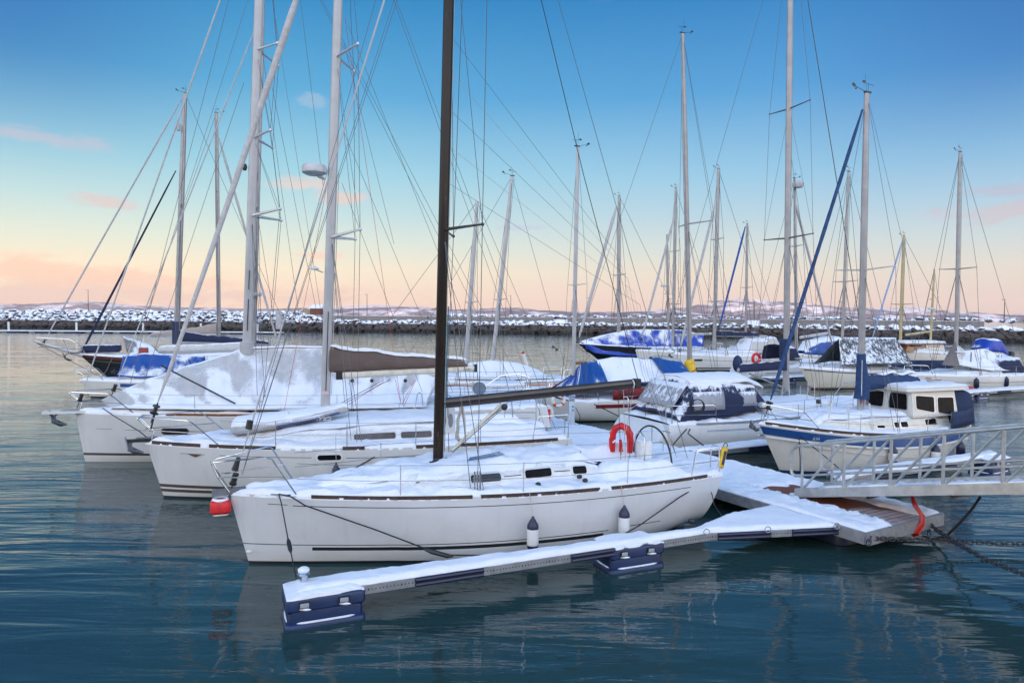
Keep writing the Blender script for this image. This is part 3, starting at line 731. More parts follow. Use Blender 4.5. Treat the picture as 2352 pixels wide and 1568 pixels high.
# hut, concrete landform, person
e = tag(empty('hut', G(727, 722, 3.6).lerp(D(727, 722, 203), 1.0), 0), 'small red-brown hut with a snowy roof on the breakwater', 'hut')
e.location.z = 4.4
MB().box((0, 0, 1.0), (3.0, 3.0, 2.2)).build('wall', plain('red_brown_boards', (0.16, 0.055, 0.03), .8), e, smooth=False)
MB().add([(-1.9, -1.8, 2.1), (1.9, -1.8, 2.1), (1.9, 1.8, 2.1), (-1.9, 1.8, 2.1), (-1.2, 0, 3.2), (1.9, 0, 3.2)], [(0, 1, 5, 4), (2, 3, 4, 5), (0, 4, 3), (1, 2, 5), (0, 3, 2, 1)]).build('roof', SNOW, e, smooth=False)
e = tag(empty('sculpture', D(697, 720, 204), 0), 'tan curved concrete shape with snow beside the brown hut', 'sculpture'); e.location.z = 4.0
m_ = MB(); rg = []
for i in range(13):
    x = -3 + i * .5; h = 1.0 + 1.5 * sstep(-3, 1.3, x) * (1 - sstep(1.8, 3.2, x) * .6) + .25 * math.sin(x * 2.2); rg.append([(x, -1, 0), (x, -.8, h), (x, .8, h + .1), (x, 1, 0)])
m_.loft(rg, True, True, True).build('body', plain('tan_concrete', (.34, .26, .18), .9), e)
m_ = MB(); m_.loft([[(p[0], p[1] * 1.02, p[2] + (.02 if k in (0, 3) else .12)) for k, p in enumerate([(r[1][0], -.8, r[1][2] - .02), (r[1][0], -.8, r[1][2]), (r[1][0], .8, r[2][2]), (r[1][0], .8, r[2][2] - .02)])] for r in rg], True, True, True).build('snow_cap', SNOW, e)
def skin_body(name, joints, edges, radii, m, parent=None):
    me = bpy.data.meshes.new(name); me.from_pydata(joints, edges, []); o = bpy.data.objects.new(name, me); col.objects.link(o)
    me.materials.append(m); md = o.modifiers.new('skin', 'SKIN'); md.use_smooth_shade = True
    for v, r in zip(me.skin_vertices[0].data, radii): v.radius = (r, r)
    me.skin_vertices[0].data[0].use_root = True
    o.modifiers.new('sub', 'SUBSURF').render_levels = 1
    if parent: o.parent = parent
    return o
e = tag(empty('person', D(983, 735, 196), 0), 'person in dark clothes walking to the left along the wall', 'person'); e.location.z = 3.0
J = [(0, 0, .98), (0, 0, 1.2), (-.03, 0, 1.42), (-.05, 0, 1.55), (-.07, 0, 1.66), (-.07, 0, 1.78), (0, -.2, 1.4), (.14, -.24, 1.14), (.06, -.24, .9), (0, .2, 1.4), (-.16, .24, 1.14), (-.3, .24, .95),
     (0, -.1, .92), (-.18, -.1, .52), (-.3, -.1, .08), (-.45, -.1, .03), (0, .1, .92), (.12, .1, .5), (.34, .1, .14), (.24, .1, .03)]
E_ = [(0, 1), (1, 2), (2, 3), (3, 4), (4, 5), (2, 6), (6, 7), (7, 8), (2, 9), (9, 10), (10, 11), (0, 12), (12, 13), (13, 14), (14, 15), (0, 16), (16, 17), (17, 18), (18, 19)]
skin_body('body', J, E_, [.17, .16, .19, .07, .1, .09, .08, .06, .045, .08, .06, .045, .11, .085, .05, .04, .11, .085, .05, .04], plain('dark_clothes', (.02, .022, .03), .9), e)
# low floating pontoon far out on the left
A_, B_ = G(-260, 757, .45), G(650, 763, .45)
dv = (B_ - A_); Lp = dv.length; an = math.atan2(dv.y, dv.x)
e = tag(empty('floating_pontoon', (A_.x, A_.y, 0), an), 'long low floating pontoon with white posts in front of the boulders', 'pontoon')
MB().box((Lp / 2, 0, .42), (Lp, 2.2, .22)).build('deck_snow', SNOW, e, smooth=False)
MB().box((Lp / 2, 0, .28), (Lp - .1, 2.3, .12)).build('frame', BLACK, e, smooth=False)
for i in range(int(Lp / 6)): MB().box((3 + i * 6, 0, .08), (3.6, 2.0, .3)).build('float', NAVY, e, smooth=False)
for px in (2, 300, 513, 915):
    q = (D(px, 760, 160) - A_).length if px < 640 else 0
for f in (.29, .46, .63, .78, .93): MB().tube([(Lp * f, .9, .5), (Lp * f, .9, 2.4)], .22, 8).build('post', WHITE, e)
# ================================================================== nearest white boat with the black mast
BRN = (0.085, 0.058, 0.042)
A = Boat('sailing_boat', 'nearest white sailing boat with a black mast and black boom, snow on its deck', 'sailing boat', G(525, 1130, 1.30), 20, 9.55, 2.95, 1.30, 1.20, 'L', sag=0.02, rake=0.33, trans=0.38, zke=0.12, tm=0.62, bt=0.74, tumble=0.33)
a_ = A.n
bx0, bx1 = a_(722, 1270, -1).x, a_(1390, 1225, -1.45).x
A.hull(hull_mat('hull_paint_near', (0.66, 0.66, 0.665), [
    ('d', .155, .168, a_(615, 1166, -.3).x, a_(660, 1166, -.4).x, (0.02, .02, .02)), ('d', .165, .18, a_(672, 1168, -.4).x, A.L - .9, (0.02, .02, .02)),
    ('z', .27, .335, bx0, bx1, (0.018, .018, .018)), ('z', .37, .385, a_(550, 1258, -.05).x, bx1 + .1, (0.02, .02, .02)), ('z', .40, .415, bx1 + .35, A.L - 1.6, (0.02, .02, .02))], 0.055), 60, 16)
def bulgeA(x, y):
    q = abs(y); k = sstep(6.7, 7.0, x) * (1 - sstep(8.2, 8.7, x))
    r = 0.24 * k * sstep(.62, .72, q) * (1 - sstep(1.0, 1.18, q)) - 0.22 * k * (1 - sstep(.5, .62, q))
    return r + 0.05 * sstep(.15, 0, abs(x - 6.6)) * (q < .8)
A.deck(0.10, 0.075, 1.0, 150, 22, bulge=bulgeA)
A.toerail(TEAK, [(1.35, 4.05), (4.2, 6.5), (6.75, 9.1)], .03)
wA = lambda x: lerp(.35, 1.02, sstep(1.0, 3.8, x)) * (1 - .12 * sstep(5, 6.2, x))
A.cabin(1.25, 6.8, wA, [(1.2, .02), (2.2, .16), (3.4, .30), (4.2, .37), (5.6, .41), (6.5, .39), (6.8, .32)], CABIN, amp=.05)
mb = MB(); rows = []
for i in range(60):                     # the snow lying on the coachroof
    x = lerp(1.2, 6.84, i / 59); r = []
    for j in range(-10, 11):
        f = j / 10; wv = A.cabW(x) * .78; e = min(1, (1 - abs(f)) * 5) * min(1, i / 4, (59 - i) / 2)
        r.append((x, f * wv + .02 * fn(x * 8, f * 3), A.sheer(x / A.L) + A.cabH(x) * (1.0 + .09 * (1 - f * f)) - .01 + e * (.085 + .07 * fn(x * 2.2, f * 2, 4) + .045 * fn(x * 8, f * 7, 5))))
    rows.append(r)
mb.grid(rows); mb.build('cabin_snow', SNOW, A.root, auto=False)
for (p0, p1, y) in ((1083, 1153, 1097), (1209, 1273, 1093), (1324, 1356, 1088)):
    A.cabwin(a_(p0, y, -1).x, a_(p1, y, -1).x, .42, .78, FGLASS if p0 < 1200 else GLASS)
for (p0, p1) in ((1160, 1200), (1280, 1318)):
    q = [A.cabpt(a_(p0, 1093, -1).x, .6, .004), A.cabpt(a_(p1, 1093, -1).x, .6, .004)]; MB().tube(q, .008, 4).build('trim_line', BLACK, A.root)
p = A.cabpt(a_(1292, 1083, -1).x, .86, .004); A.txt('BENETEAU', p, .07, plain('pale_lettering', (.5, .5, .52), .6), tilt=.25)
ft = a_(1006, 1046, 0); tp = a_(1050, -820, 0)
A.mast((ft.x, 0, A.sheer(.4) + .3), tp, .082, BLACKM, .6)
A.line([A.mf + Vector((.11, -.06, .6)), A.mp(4.6) + Vector((.12, -.06, 0))], .012, 'halyard', plain('teal_rope', (.02, .16, .24), .8), 5)
A.line([A.mf + Vector((.09, -.08, .1)), A.mt + Vector((.1, -.05, 0))], .005, 'halyard', WROPE)
for k in range(7): MB().ball(A.mf + Vector((-.18 + .06 * k, -.14 - .03 * (k % 2), .08 + .03 * (k % 3))), (.045, .04, .045), 8, 6).build('block', BLACK, A.root)
for k in range(4): A.line(sag(A.mf + Vector((.1, -.12 - .05 * k, .1)), (A.mf.x + 1.15, -.35 - .09 * k, A.sheer(.5) + .58), .02, 5), .007, 'rope_tail', [DROPE, BROPE, DROPE, BROPE][k])
sp = a_(1108, 515, -1.0)
t1 = A.spreader(a_(1010, 527).z, 1.0, sp.x - A.mp(sp.z).x, sp.z - a_(1010, 527).z, .022, BLACK)
t2 = A.spreader(12.2, .8, .5, .05, .02, BLACK)
cx = a_(1098, 1108, -1.25).x
A.shrouds([t1, t2], cx, 1.22, .0075)
for ox in (-.05, 0, .05): A.line([(cx + ox, -1.22, A.sheer(cx / A.L) + .05), (cx + ox, -1.2, A.sheer(cx / A.L) + .42)], .016, 'turnbuckle', STEEL)
ba, bb = a_(1017, 926), a_(1467, 880)
A.boom(ba, bb, .085, plain('dark_brown_boom', (.045, .032, .026), .35, .2, .4, var=.3, nscale=2))
A.line([ba + Vector((0, -.075, -.0)), ba.lerp(bb, .97) + Vector((0, -.075, -.0))], .012, 'sail_track', BLACK)
MB().tube([bb - (bb - ba).normalized() * .17, bb - (bb - ba).normalized() * .15], [.1, .1], 14).build('boom_band', WHITE, A.root)
MB().box(bb - Vector((.05, 0, 0)), (.13, .15, .2)).build('boom_end', BLACK, A.root)
va, vb = a_(1038, 1034), a_(1152, 928)
MB().tube([va, vb], .034, 8).build('boom_vang', plain('cream_paint', (.62, .58, .45), .4), A.root)
for k in (-1, 1): A.line([va + Vector((0, k * .05, -.03)), vb + Vector((.03, k * .05, -.06))], .008, 'vang_rope', DROPE)
MB().ball(vb + Vector((.04, -.06, -.05)), (.07, .04, .07), 10, 7).build('block', BLACK, A.root)
for k, (px, py) in enumerate(((1427, 1077), (1437, 1080), (1447, 1083), (1421, 1072))):
    A.line([bb + Vector((-.5 + .13 * k, 0, -.1)), a_(px, py)], .006, 'mainsheet', WROPE if k % 2 else DROPE)
for k in range(3):
    MB().ball(bb + Vector((-.45 + .14 * k, -.02, -.2)), (.035, .03, .06), 8, 6).build('block', BLACK, A.root)
A.line([a_(1475, 1105), a_(1560, 1112)], .03, 'traveller', BLACK)
tr = a_(1375, 1062); A.line([tr, a_(1468, 1104)], .035, 'tiller_arm', BLACK)
for i in range(14):
    MB().ball(Vector((lerp(tr.x - .1, tr.x + .5, i / 13), .1 * fn(i * 1.3), tr.z + .03 * fn(i * 2.1) - .1 * i / 13)), .045, 7, 5).build('coiled_line', DROPE, A.root)
# forestay, halyards led forward
dr = a_(545, 1078); A.line([bb, a_(1340, 400), a_(1243, 0), A.mt], .008, 'topping_lift', DROPE); A.furl(dr, a_(1040, -500), .013, .02, MASTW, 'forestay', True, 0)
for q in ((863, 0), (905, 0), (912, 0)):
    A.line([a_(548, 1075) + Vector((.06, -.05, -.1)), a_(q[0], q[1])], .005, 'halyard', WIRE)
MB().tube([a_(571, 985), a_(575, 965)], [.06, .055], 10).build('halyard_swivel', BLACK, A.root)
MB().tube([a_(539, 1080), a_(548, 1050)], [.06, .035], 10).build('drum_cover', BLACK, A.root)
A.line([(A.L - .05, 0, 1.1), A.mt], .006, 'backstay')
for k in range(5): A.line([a_(1570, 1105) + Vector((.02 * k, 0, 0)), a_(1500 - 6 * k, 860) , a_(1470 - 14 * k, 700 - 30 * k), A.mp(7 + k * .7)], .0035, 'backstay_tackle', WROPE if k % 2 else WIRE)
MB().box(a_(512, 1126) + Vector((.1, 0, -.02)), (.55, .1, .1), 0, -.05).build('bow_roller', plain('galvanised', (.22, .23, .25), .5, .6), A.root)
mb = MB()
for sd_ in (-1, 1):
    y0, yb = sd_ * .16, sd_ * .75
    b0 = A.rail(a_(683, 1127, -.6).x, sd_); top0 = a_(486, 1057, 0); xx = b0.x
    P = [b0, Vector((a_(625, 1053, -.5).x, sd_ * .55, a_(625, 1053, -.5).z)), Vector((a_(610, 1050, -.45).x, sd_ * .48, a_(612, 1050, -.48).z)), top0 + Vector((.1, y0 * .9, .0)), top0 + Vector((0, y0 * .6, -.02)), a_(500, 1090) + Vector((0, y0 * .8, 0)), a_(527, 1130) + Vector((0, y0 * .5, .02))]
    mb.tube(P, .014, 7); m1 = P[0].lerp(P[1], .5); mb.tube([m1, a_(503, 1092) + Vector((0, y0 * .8, 0))], .012, 6)
mb.tube([a_(486, 1057) + Vector((0, -.1, -.02)), a_(484, 1058), a_(486, 1057) + Vector((0, .1, -.02))], .014, 6)
mb.build('pulpit', STEEL, A.root)
xs = [a_(921, 1128, -1.1).x, a_(1202, 1130, -1.4).x, a_(1439, 1117, -1.35).x]
A.stanchions(xs, .58, .013, [a_(683, 1127, -.6).x, A.L - .85], True, .004)
A.pushpit(A.L - .85, .55)
wc = a_(1497, 1060); R_ = .76
mb = MB(); mb.torus(wc, R_ + .02, .02, 'X', 40, 7); mb.build('steering_wheel_rim', BLACK, A.root)
mb = MB()
for k in range(5): mb.tube([wc, wc + Vector((0, math.cos(k * 1.257 + .3) * R_, math.sin(k * 1.257 + .3) * R_))], .009, 5)
mb.lathe(wc, [(.05, -.05), (.05, .05)], 10, 'X'); mb.build('wheel_spokes', STEEL, A.root)
MB().rbox((wc.x - .2, 0, A.sheer(.85) + .22), (.28, .3, .7), .06).build('helm_pedestal', CABIN, A.root)
mb = MB(); mb.tube([(wc.x - .3, -.2, 1.0), (wc.x - .3, -.2, 1.85), (wc.x - .3, 0, 1.98), (wc.x - .3, .2, 1.85), (wc.x - .3, .2, 1.0)], .013, 6); mb.build('pedestal_guard', STEEL, A.root)
def winch(b, p, k=1.0):
    MB().lathe(p, [(.085 * k, 0), (.07 * k, .03), (.05 * k, .07), (.05 * k, .12), (.075 * k, .16), (.07 * k, .18), (.02, .2)], 14).build('winch', BLACK, b.root)
    MB().ball(Vector(p) + Vector((0, 0, .2)), (.07 * k, .07 * k, .04), 8, 5).build('winch_snow', SNOW, b.root)
for (px, py, y) in ((1428, 1096, -.95), (1326, 1053, .5), (1290, 1060, .1)):
    p = a_(px, py, y); winch(A, p - Vector((0, 0, .02)), 1.15)
for (px, py, y) in ((1236, 1112, -1.2), (1344, 1103, -1.15), (1388, 1076, -.8), (1331, 1094, -1.0), (1575, 1104, -.9), (1408, 1082, -.95)):
    MB().ball(a_(px, py, y), (.06, .045, .045), 8, 6).build('deck_block', BLACK, A.root)
A.line([a_(955, 1108, -.85), a_(1080, 1086, -.7), a_(1150, 1075, -.6)], .009, 'rope_tail', DROPE)
A.line([a_(1080, 1088, -.7), a_(1235, 1063, -.5)], .014, 'handrail', STEEL)
rb = rnd
tag(floating('horseshoe_lifebuoy', MB().tube([(0, .17 * a_x, b_x) for a_x, b_x in ((-1.15, -.33), (-1.2, -.1), (-1.12, .08), (-.75, .2), (0, .26), (.75, .2), (1.12, .08), (1.2, -.1), (1.15, -.33))], [.06, .075, .08, .08, .08, .08, .08, .075, .06], 10), RED, 'red horseshoe lifebuoy hung beside the large black steering wheel', 'lifebuoy'))
hb = bpy.data.objects['horseshoe_lifebuoy']; hb.location = D(1427, 1004, 15.1); hb.rotation_euler = (0, 0, math.radians(70))
sm = MB().torus((0, 0, .012), .21, .07, 'X', 20, 8, math.radians(-40), math.radians(45)).build('snow_cap', SNOW, hb)
MB().tube([(0, .02, -.05), (0, .0, -.32)], [.03, .05], 8).build('light', RED, hb)
p = A.w(a_(1427, 1035)); 
A.line([a_(1418, 1108, .9), a_(1424, 1018, .9)], .012, 'lifebuoy_bracket', STEEL); A.line([a_(1436, 1108, .9), a_(1438, 1018, .9)], .012, 'lifebuoy_bracket', STEEL)
tb = tag(empty('throw_bag', D(1660, 1050, 14.9), .3), 'yellow cloth rescue bag hung on the stern rail of the nearest boat', 'rescue bag')
tb.rotation_euler = (0, math.radians(14), .3)
MB().rbox((0, 0, 0), (.13, .1, .48), .04).build('bag', YEL, tb); MB().box((0, -.055, .0), (.06, .01, .3)).build('label_patch', plain('dark_print', (.05, .05, .08), .7), tb); MB().torus((0, 0, .27), .05, .01, 'Y', 12, 5).build('loop', DROPE, tb)
# ------- things hanging on or lying by the nearest boat
for (px, py, yo, pxs, lb) in ((1224, 1192, -1.62, 1226, 'white fender with navy ends amidships on the nearest boat, left of the pair'), (1434, 1166, -1.58, 1437, 'white fender with navy ends near the stern of the nearest boat, right of the pair')):
    P = A.w(a_(px, py + 6, yo)); fender(P, .50, .105, A.ang, lb, group='fenders of the nearest boat', string_to=A.w(A.rail(a_(px, py, yo).x, -1, .03, .0)))
e = tag(empty('bow_fender', A.w((-.10, .02, 1.06)), A.ang), 'red moulded block fender with snow on top strapped to the bow of the nearest boat', 'fender')
MB().rbox((-.03, 0, 0), (.34, .30, .24), .07, 0, 4).build('body', RED, e)
m_ = MB(); m_.torus((-.03, 0, .12), .115, .03, 'Z', 20, 7); m_.build('snow_rim', SNOW, e); MB().lathe((-.03, 0, .115), [(.07, 0), (.07, .015)], 12).build('hollow', plain('dark_red', (.25, .01, .01), .6), e)
MB().rbox((-.03, 0, -.13), (.26, .22, .03), .06).build('base', WHITE, e)
MB().box((.12, 0, .05), (.03, .12, .3)).build('strap', plain('slate_strap', (.05, .08, .12), .6), e)
def wr(b, px, py, y): return b.w(b.n(px, py, y))
cl0 = wr(A, 640, 1134, -.55)
rope([cl0, wr(A, 668, 1140, -.62), wr(A, 700, 1160, -.75), wr(A, 860, 1215, -1.1), wr(A, 985, 1262, -1.45), wr(A, 1035, 1274, -1.6), wr(A, 1180, 1276, -1.9)], .013, DROPE, 'long black mooring rope slanting down across the bow of the nearest boat', group=None)
P5, P6 = wr(A, 640, 1134, -.55), D(681, 1330, 9.95)
rope([P5, P5.lerp(P6, .1) + Vector((.02, 0, -.03)), P5.lerp(P6, .55), P6], .010, DROPE, 'thin black rope dropping from the bow of the nearest boat to the end float')
m_ = MB(); m_.tube([P5.lerp(P6, .56), P5.lerp(P6, .6), P5.lerp(P6, .68), P5.lerp(P6, .72)], [.015, .035, .035, .012], 8)
tag(m_.build('rope_snubber', BLACK), 'black rubber snubber on the thin rope at the bow of the nearest boat', 'snubber')
m_ = MB(); m_.tube([wr(A, 975, 1262, -1.45), wr(A, 992, 1266, -1.5), wr(A, 1028, 1276, -1.6), wr(A, 1042, 1276, -1.63)], [.015, .045, .04, .015], 8)
tag(m_.build('rope_snubber', BLACK), 'black rubber snubber on the long slanting bow rope', 'snubber')
rope([wr(A, 1632, 1098, -1.0), wr(A, 1560, 1142, -1.35), wr(A, 1470, 1205, -1.6), wr(A, 1400, 1245, -1.85)], .013, DROPE, 'black rope slanting down from the stern of the nearest boat to the finger')
rope([wr(A, 1628, 1097, -.95), wr(A, 1632, 1120, -1.0), D(1641, 1160, 13.6), D(1659, 1186, 13.3)], .010, DROPE, 'short black rope hanging off the stern corner of the nearest boat')
MB().rbox(a_(1632, 1097, -1.0), (.22, .05, .06), .02).build('cleat', BLACK, A.root); MB().tube([a_(622, 1135, -.5), a_(668, 1136, -.62)], .012, 5).build('cleat', STEEL, A.root)
MB().ball(a_(1644, 1113, -.9), (.03, .03, .03), 8, 6).build('rudder_light', STEEL, A.root)
MB().ball(A.side(a_(572, 1267, -.1).x, .26, .01), (.05, .02, .035), 8, 6).build('bow_fitting', WHITE, A.root)
# coil of rope and white folded step by the black mast
rc = tag(empty('rope_coil', A.w(a_(1060, 945)), 0), 'coil of pale rope hanging under the black boom', 'rope coil')
for k in range(9):
    q = k * .7; MB().tube([(0.03 * math.cos(q), .03 * math.sin(q), .12), (-.07 + .02 * math.cos(q * 2), .03 * math.sin(q), -.15), (-.09 + .03 * math.cos(q), .02, -.5 + .03 * math.sin(q * 3)), (0.0, .03 * math.cos(q), -.62 + .04 * math.sin(q)), (.08, .02 * math.sin(q), -.48), (.05 + .02 * math.sin(q), .02, -.15), (0.03 * math.sin(q), 0, .12)], .011, 5).build('loop', WROPE, rc)
MB().tube([(0, 0, .1), (0, .0, .3)], .016, 6).build('hitch', WROPE, rc)
# ================================================================== second boat, dinghy on foredeck, brown sail cover
B = Boat('sailing_boat', 'white sailing boat with brown sail cover, two brown waterline stripes and a dinghy on deck', 'sailing boat', G(335, 1015, 1.35), 16, 10.3, 3.5, 1.35, 1.26, 'L', sag=.0, rake=.38, trans=-.35, tm=.6, bt=.8, tumble=.3)
b_ = B.n
B.hull(hull_mat('hull_paint_second', (0.66, 0.655, 0.64), [('z', .27, .345, 0, 14, BRN), ('z', .15, .225, 0, 14, BRN),
    ('d', .20, .215, b_(503, 1055, -1).x, b_(715, 1060, -1.5).x, BRN), ('d', .21, .225, b_(795, 1060, -1.6).x, 9, BRN), ('d', .20, .212, b_(415, 1050, -.4).x, b_(470, 1050, -.7).x, BRN)], 0.05), 50, 14)
xa = b_(430, 1060, -.5).x; m_ = MB(); m_.add([B.side(xa, 1.14, .006), B.side(xa + .36, 1.14, .006), B.side(xa + .2, 1.06, .006)], [(0, 1, 2)]); m_.build('bow_emblem', plain('brown_decal', BRN, .5), B.root, smooth=False)
B.deck(.10, .08, 5.0, 140, 20, bulge=lambda x, y: .25 * sstep(7.2, 7.5, x) * (1 - sstep(9.3, 9.8, x)) * sstep(.7, .85, abs(y)) * (1 - sstep(1.2, 1.4, abs(y))) - .2 * sstep(7.2, 7.5, x) * (abs(y) < .7))
B.toerail(TEAK, [(.15, 1.3), (1.5, 3.0), (4.5, 5.0), (6.2, 6.8), (7.3, 9.9)], .05)
B.cabin(1.9, 7.3, lambda x: lerp(.5, 1.25, sstep(1.9, 4.6, x)), [(1.8, .02), (2.6, .14), (4.0, .36), (5.4, .46), (7.0, .48), (7.3, .3)], CABIN, amp=.06, seed=7)
m_ = MB(); rows = []
for i in range(50):
    x = lerp(1.8, 7.4, i / 49); rows.append([(x, j / 9 * B.cabW(x) * .84, B.sheer(x / B.L) + B.cabH(x) * 1.03 + min(1, (9 - abs(j)) * .6) * (.09 + .05 * fn(x * 2, j * .3, 8) + .02 * fn(x * 8, j, 3))) for j in range(-9, 10)])
m_.grid(rows); m_.build('cabin_snow', SNOW, B.root, auto=False)
WBR = plain('brown_window', (.06, .035, .03), .25, coat=.4)
for (p0, p1, y) in ((813, 909, 993), (921, 992, 984)): B.cabwin(b_(p0, y, -1.2).x, b_(p1, y, -1.2).x, .28, .60, WBR)
pa, pb = b_(729, 1053, -1.65), b_(784, 1053, -1.65)
fr = MB(); g_ = MB()
def hullport(b, x0, x1, z0, z1, m=GLASS, fm=WHITE):
    def rg(e, off):
        r = []; rad = (z1 - z0) / 2
        for k in range(16):
            a = 2 * math.pi * k / 16; cxx = (x1 - rad) if math.cos(a) > 0 else (x0 + rad); r.append(b.side(cxx + math.cos(a) * (rad + e), (z0 + z1) / 2 + math.sin(a) * (rad + e), off))
        return r
    f = MB().loft([rg(.05, .001), rg(.045, .014), rg(0, .016), rg(-.002, .004)], True).build('hull_window', fm, b.root)
    r = rg(0, .008); MB().add(r, [tuple(range(16))]).build('pane', m, f, smooth=False)
hullport(B, pa.x, pb.x, pa.z - .065, pa.z + .065)
B.mast(b_(747, 932), b_(787, -330), .094, MASTW)
B.line([B.mf + Vector((.15, -.05, .3)), B.mp(8) + Vector((.15, -.05, 0))], .01, 'halyard', WROPE)
MB().tube([B.mp(2.5) + Vector((.0, -.125, 0)), B.mp(4.5) + Vector((.0, -.125, 0))], .012, 5).build('mast_slot', BLACK, B.root)
MB().box(B.mp(2.45) + Vector((0, -.105, 0)), (.15, .012, .07)).build('year_sticker', plain('sticker_white', (.75, .72, .72), .5), B.root, smooth=False)
B.txt('2016', B.mp(2.45) + Vector((0, -.113, 0)), .07, RED)
s1 = b_(827, 527, -1.1); z1 = b_(757, 545).z; t1 = B.spreader(z1, 1.1, s1.x - B.mp(z1).x, s1.z - z1, .03)
s2 = b_(822, 101, -.95); z2 = b_(770, 130).z; t2 = B.spreader(z2, .95, s2.x - B.mp(z2).x, s2.z - z2, .03)
bcx = b_(820, 1010, -1.5).x; B.shrouds([t1, t2], bcx, 1.35, .007)
[B.line([b_(*p), b_(*q)], .0055, 'halyard', m) for p, q, m in (((742, 425), (690, 0), WIRE), ((905, 560), (790, 100), WIRE), ((1118, 860), (800, 60), WIRE), ((920, 920), (792, 40), RROPE), ((1040, 900), (788, 300), WIRE), ((640, 1010), (752, 420), RROPE), ((970, 900), (785, 420), WIRE))]; B.line([(B.L - .1, .5, 1.3), B.mt], .006, 'backstay'); B.line([(B.L - .1, -.5, 1.3), B.mt], .006, 'backstay')
B.furl(b_(362, 925), b_(700, -60), .040, .092, plain('white_sailcloth', (.52, .50, .49), .8, var=.12, nscale=8, bmp=.4), bow=.12)
B.line([b_(362, 925), b_(345, 990)], .02, 'bow_fitting', BLACK)
bo0, bo1 = b_(779, 862), b_(1092, 845); B.boom(bo0, bo1, .075, plain('cream_boom', (.68, .64, .54), .35))
B.txt('SELDEN', b_(1072, 848, -.08), .05, BLACK)
MB().box(bo1, (.08, .14, .2)).build('boom_end', BLACK, B.root); MB().box(bo0, (.16, .14, .2)).build('gooseneck', BLACK, B.root)
B.cover(b_(757, 852), b_(1072, 838), .70, .20, .15, snowy('brown_canvas_snow', (.135, .095, .08), .30, rough=.85, scale=1.6), 2.0, drop=.04, collar=.0)
m_ = MB(); q0, q1 = b_(757, 852), b_(1072, 838)
snowcap(m_, [q0.lerp(q1, k) + Vector((0, 0, lerp(.70, .20, k ** .75) * (1 + .13 * fn(k * 5, 2.0) + .06 * fn(k * 14, 5.0)) - .06)) for k in [i / 24 for i in range(25)]], .085, .075, 3.0); m_.build('cover_snow', SNOW, B.root)
for px in (887, 932, 1009):
    MB().ball(b_(px - 78 + (0), 874), .05, 8, 6).build('block', BLACK, B.root)
B.line([b_(897, 871), b_(780, 932)], .007, 'kicker_rope', DROPE); B.line([b_(882, 872), b_(775, 930)], .007, 'kicker_rope', DROPE); B.line([b_(882, 876), b_(795, 932)], .006, 'kicker_rope', RROPE)
for q in ((908, 872, 921, 928), (952, 872, 923, 930), (955, 872, 928, 932)): B.line([b_(q[0], q[1]), b_(q[2], q[3])], .006, 'mainsheet', RROPE)
B.pulpit(1.75, .62, .014, -.15); B.stanchions([3.0, 4.6, 6.2, 7.8], .62, .012, [1.75, B.L - 1.1])
B.pushpit(B.L - 1.1)
rd = b_(722, 390, 0); e = MB(); e.lathe(rd, [(.2, -.13), (.3, -.08), (.31, .05), (.27, .12), (.1, .15), (0.01, .15)], 20); e.build('radar_dome', plain('radar_grey', (.55, .55, .55), .4), B.root)
MB().tube([rd + Vector((.1, 0, -.14)), b_(746, 412)], [.05, .03], 6).build('radar_bracket', MASTW, B.root)
ga = b_(722, 618); MB().lathe(ga, [(.02, -.02), (.13, 0), (.1, .03), (.03, .07)], 14).build('antenna_dome', WHITE, B.root); MB().tube([ga, b_(742, 626)], .014, 5).build('antenna_bracket', ALU, B.root)
for (px, py) in ((962, 930), (1028, 1020 - 85), (1168, 1040 - 90), (967, 1020)):
    q = b_(px, py, -.9 if py > 940 else .6); MB().tube([q + Vector((-.12, 0, -.1)), q + Vector((-.04, 0, .3)), q + Vector((.02, 0, .34)), q + Vector((.08, 0, .3)), q + Vector((.12, 0, -.1))], .014, 6).build('grab_rail', STEEL, B.root)
# netting on the bow rails
m_ = MB(); x_ = 1.8
for i in range(64):
    xx = 1.8 + i * .055; 
    for dx in (.5, -.5): m_.tube([B.rail(xx, -1, .04), B.rail(xx + dx * .6, -1, .56)], .0014, 3)
m_.build('rail_netting', plain('pale_net', (.45, .43, .4), .8), B.root)
an = B.w(b_(322, 1015)); e = MB(); e.box(b_(330, 1011), (.75, .1, .07)); e.build('bow_roller', BLACK, B.root)
an_ = tag(empty('anchor', B.w(b_(315, 1010)), B.ang), 'grey steel anchor on the bow roller of the boat with the brown sail cover', 'anchor')
def anchor(e, k=1.0):
    g = plain('galvanised', (.22, .23, .25), .5, .6)
    MB().tube([(.45 * k, 0, .05 * k), (0, 0, .04 * k), (-.12 * k, 0, -.05 * k), (-.16 * k, 0, -.22 * k)], .025 * k, 6).build('shank', g, e)
    m = MB(); m.add([(-.26 * k, 0, .08 * k), (-.16 * k, .2 * k, -.2 * k), (-.02 * k, 0, -.34 * k), (-.16 * k, -.2 * k, -.2 * k), (.14 * k, 0, -.30 * k)], [(0, 1, 2), (0, 2, 3), (1, 4, 2), (2, 4, 3)]); m.build('fluke', g, e, smooth=False, solid=.03)
anchor(an_)
blr = [wr(B, 466, 1019, -.6), wr(B, 505, 1075, -.72), wr(B, 530, 1102, -.8)]
rope(blr, .016, BROPE, 'bright blue mooring rope at the bow of the boat with the brown cover')
rope([blr[-2] + Vector((-.02, 0, .05)), blr[-2].lerp(blr[-1], .4), blr[-2].lerp(blr[-1], .8)], .035, DROPE, 'black snubber wound in the blue bow rope', 'rope_snubber', 'snubber')
rope([wr(B, 783, 1090, -1.75), wr(B, 800, 1083, -1.75), wr(B, 850, 1055, -1.72), wr(B, 898, 1023, -1.65)], .014, DROPE, 'black rope running down the side of the boat with the brown cover')
